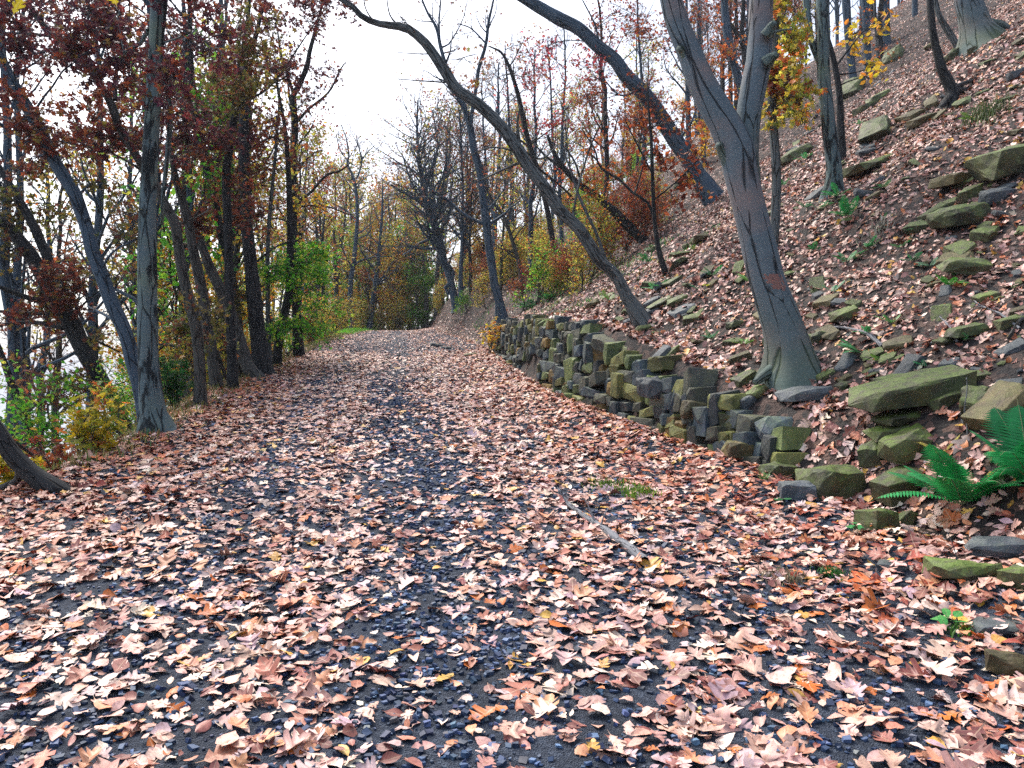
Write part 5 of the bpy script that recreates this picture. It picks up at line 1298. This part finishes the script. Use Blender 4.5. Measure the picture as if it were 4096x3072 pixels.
stick('thin stick slanting down from the bright yellow green rock', [(4080, 1330), (4000, 1275), (3920, 1235), (3895, 1220)], .012, K_STICK, 805, forks=2)
stick('pale rotten stick above the longest mossy boulder', [(3545, 1535), (3620, 1560), (3690, 1568), (3750, 1568)], .014, K_STICK, 806)
stick('short pale stick on the slope above the leaning tree foot', [(2480, 1110), (2540, 1080), (2610, 1040)], .018, K_STICK, 807)
stick('thin stick on the upper slope right of the tilted slab', [(3440, 640), (3500, 610), (3560, 575)], .014, K_BROWN, 808)
stick('fallen dead limb at the foot of the far bank', [(1990, 1215), (2050, 1222), (2110, 1238)], .02, K_STICK, 809)
def wiry(label, base, pts, r, seed, d):
    P = np.array([pt(U, V, d) for U, V in pts]); p, rr = smooth_line(P, np.linspace(r, r*.5, len(P)), 20)
    mb = MB(); tubes(mb, p[None], rr[None], 5); c = p[0].copy(); o = mb.build('vine', K_STICK, origin=c); o.location = c; tag(o, label, 'vine')
dv = hit(3870, 1762)
wiry('thin wiry vine hanging in front of the dark hollow by the long boulder', 0, [(3872, 1765), (3866, 1690), (3858, 1640), (3868, 1560), (3866, 1510)], .006, 811, dv)
dv = hit(3780, 2350)
wiry('pale arching twig over the flat dull green slab', 0, [(3770, 2352), (3810, 2325), (3826, 2250), (3815, 2190), (3790, 2130)], .004, 812, dv)

# twig with yellow leaves hanging into the top left corner
tw_o = empty('hanging_twig', pt(40, -80, 4.), 'twig with yellow leaves hanging into the top left corner', 'twig')
mb = MB(); P = np.array([pt(-40, -250, 4.), pt(10, -140, 4.), pt(50, -60, 4.), pt(60, 5, 4.)]); p, r = smooth_line(P, [.006, .005, .004, .003], 12); tubes(mb, p[None], r[None], 5)
P = np.array([pt(50, -60, 4.), pt(200, -90, 4.05), pt(380, -60, 4.1), pt(450, -12, 4.1)]); p, r = smooth_line(P, [.004, .003, .003, .002], 12); tubes(mb, p[None], r[None], 5)
P = np.array([pt(-40, -250, 4.), pt(-200, -700, 4.3), pt(-320, -1500, 4.6)]); p, r = smooth_line(P, [.006, .009, .012], 12); tubes(mb, p[None], r[None], 5)
mb.build('twig', K_BROWN, tw_o, origin=np.array(tw_o.location))
lf = MB(); q = np.array([pt(70, 22, 4.), pt(30, -30, 4.02), pt(455, -6, 4.1)])
put_leaves(lf, OAK, q, np.array([.10, .09, .08]), np.tile([0.1, -1., .15], (3, 1)), np.tile(lin(214, 196, 40), (3, 1)), .15, .2)
lf.build('leaf_cluster', M_LEAF, tw_o, origin=np.array(tw_o.location))

# ------------------------------------------------------------------ thin autumn haze
bm = bmesh.new(); bmesh.ops.create_cube(bm, size=1.)
for v in bm.verts: v.co = Vector((-4000+v.co.x*9200+400, 1800+v.co.y*7200, 15+v.co.z*150))
me = bpy.data.meshes.new('haze'); bm.to_mesh(me); bm.free()
hm, n = nt('haze air'); pv = nd(n, 'ShaderNodeVolumePrincipled'); pv.inputs['Color'].default_value = (.85, .9, 1, 1); pv.inputs['Density'].default_value = HAZE; pv.inputs['Anisotropy'].default_value = .2
ow = nd(n, 'ShaderNodeOutputMaterial'); lk(n, pv.outputs[0], ow.inputs['Volume']); me.materials.append(hm)
ho = bpy.data.objects.new('haze', me); C.objects.link(ho); tag(ho, 'faint pale haze in the far woods', 'haze', kind='stuff')

# ------------------------------------------------------------------ camera, sky, sun
cam = bpy.data.cameras.new('camera'); co = bpy.data.objects.new('camera', cam); C.objects.link(co)
cam.sensor_width = 36; cam.lens = 36*F/4096; cam.clip_end = 20000; cam.clip_start = .05
co.location = (0, 0, EYE); co.rotation_euler = (math.radians(90), 0, 0)
bpy.context.scene.camera = co

SUN_EL, SUN_AZ = math.radians(52), math.radians(-35)       # azimuth from +Y toward +X
w = bpy.data.worlds.new('World'); bpy.context.scene.world = w; w.use_nodes = True
n = w.node_tree; n.nodes.clear()
sky = nd(n, 'ShaderNodeTexSky', sky_type='NISHITA'); sky.sun_disc = False; sky.sun_elevation = SUN_EL; sky.sun_rotation = SUN_AZ; sky.dust_density = 4.; sky.air_density = 1.; sky.altitude = 50
hs = nd(n, 'ShaderNodeHueSaturation'); hs.inputs['Saturation'].default_value = .75; lk(n, sky.outputs[0], hs.inputs['Color'])
bg = nd(n, 'ShaderNodeBackground'); bg.inputs['Strength'].default_value = .15; lk(n, hs.outputs[0], bg.inputs['Color'])
ow = nd(n, 'ShaderNodeOutputWorld'); lk(n, bg.outputs[0], ow.inputs[0])
sl = bpy.data.lights.new('sun', 'SUN'); sl.energy = 1.4; sl.angle = math.radians(14); sl.color = (1, .93, .84)
so = bpy.data.objects.new('sun', sl); C.objects.link(so)
dirv = Vector((math.sin(SUN_AZ)*math.cos(SUN_EL), math.cos(SUN_AZ)*math.cos(SUN_EL), math.sin(SUN_EL)))
so.rotation_euler = dirv.to_track_quat('Z', 'Y').to_euler(); so.location = (0, 0, 60)
sc = bpy.context.scene
sc.view_settings.view_transform = 'Standard'; sc.view_settings.look = 'None'; sc.view_settings.exposure = 1.12; sc.view_settings.gamma = 1
sc.cycles.max_bounces = 6; sc.cycles.diffuse_bounces = 3; sc.cycles.glossy_bounces = 2; sc.cycles.transmission_bounces = 2; sc.cycles.transparent_max_bounces = 4
sc.cycles.use_denoising = False
print('DONE', len(bpy.data.objects))
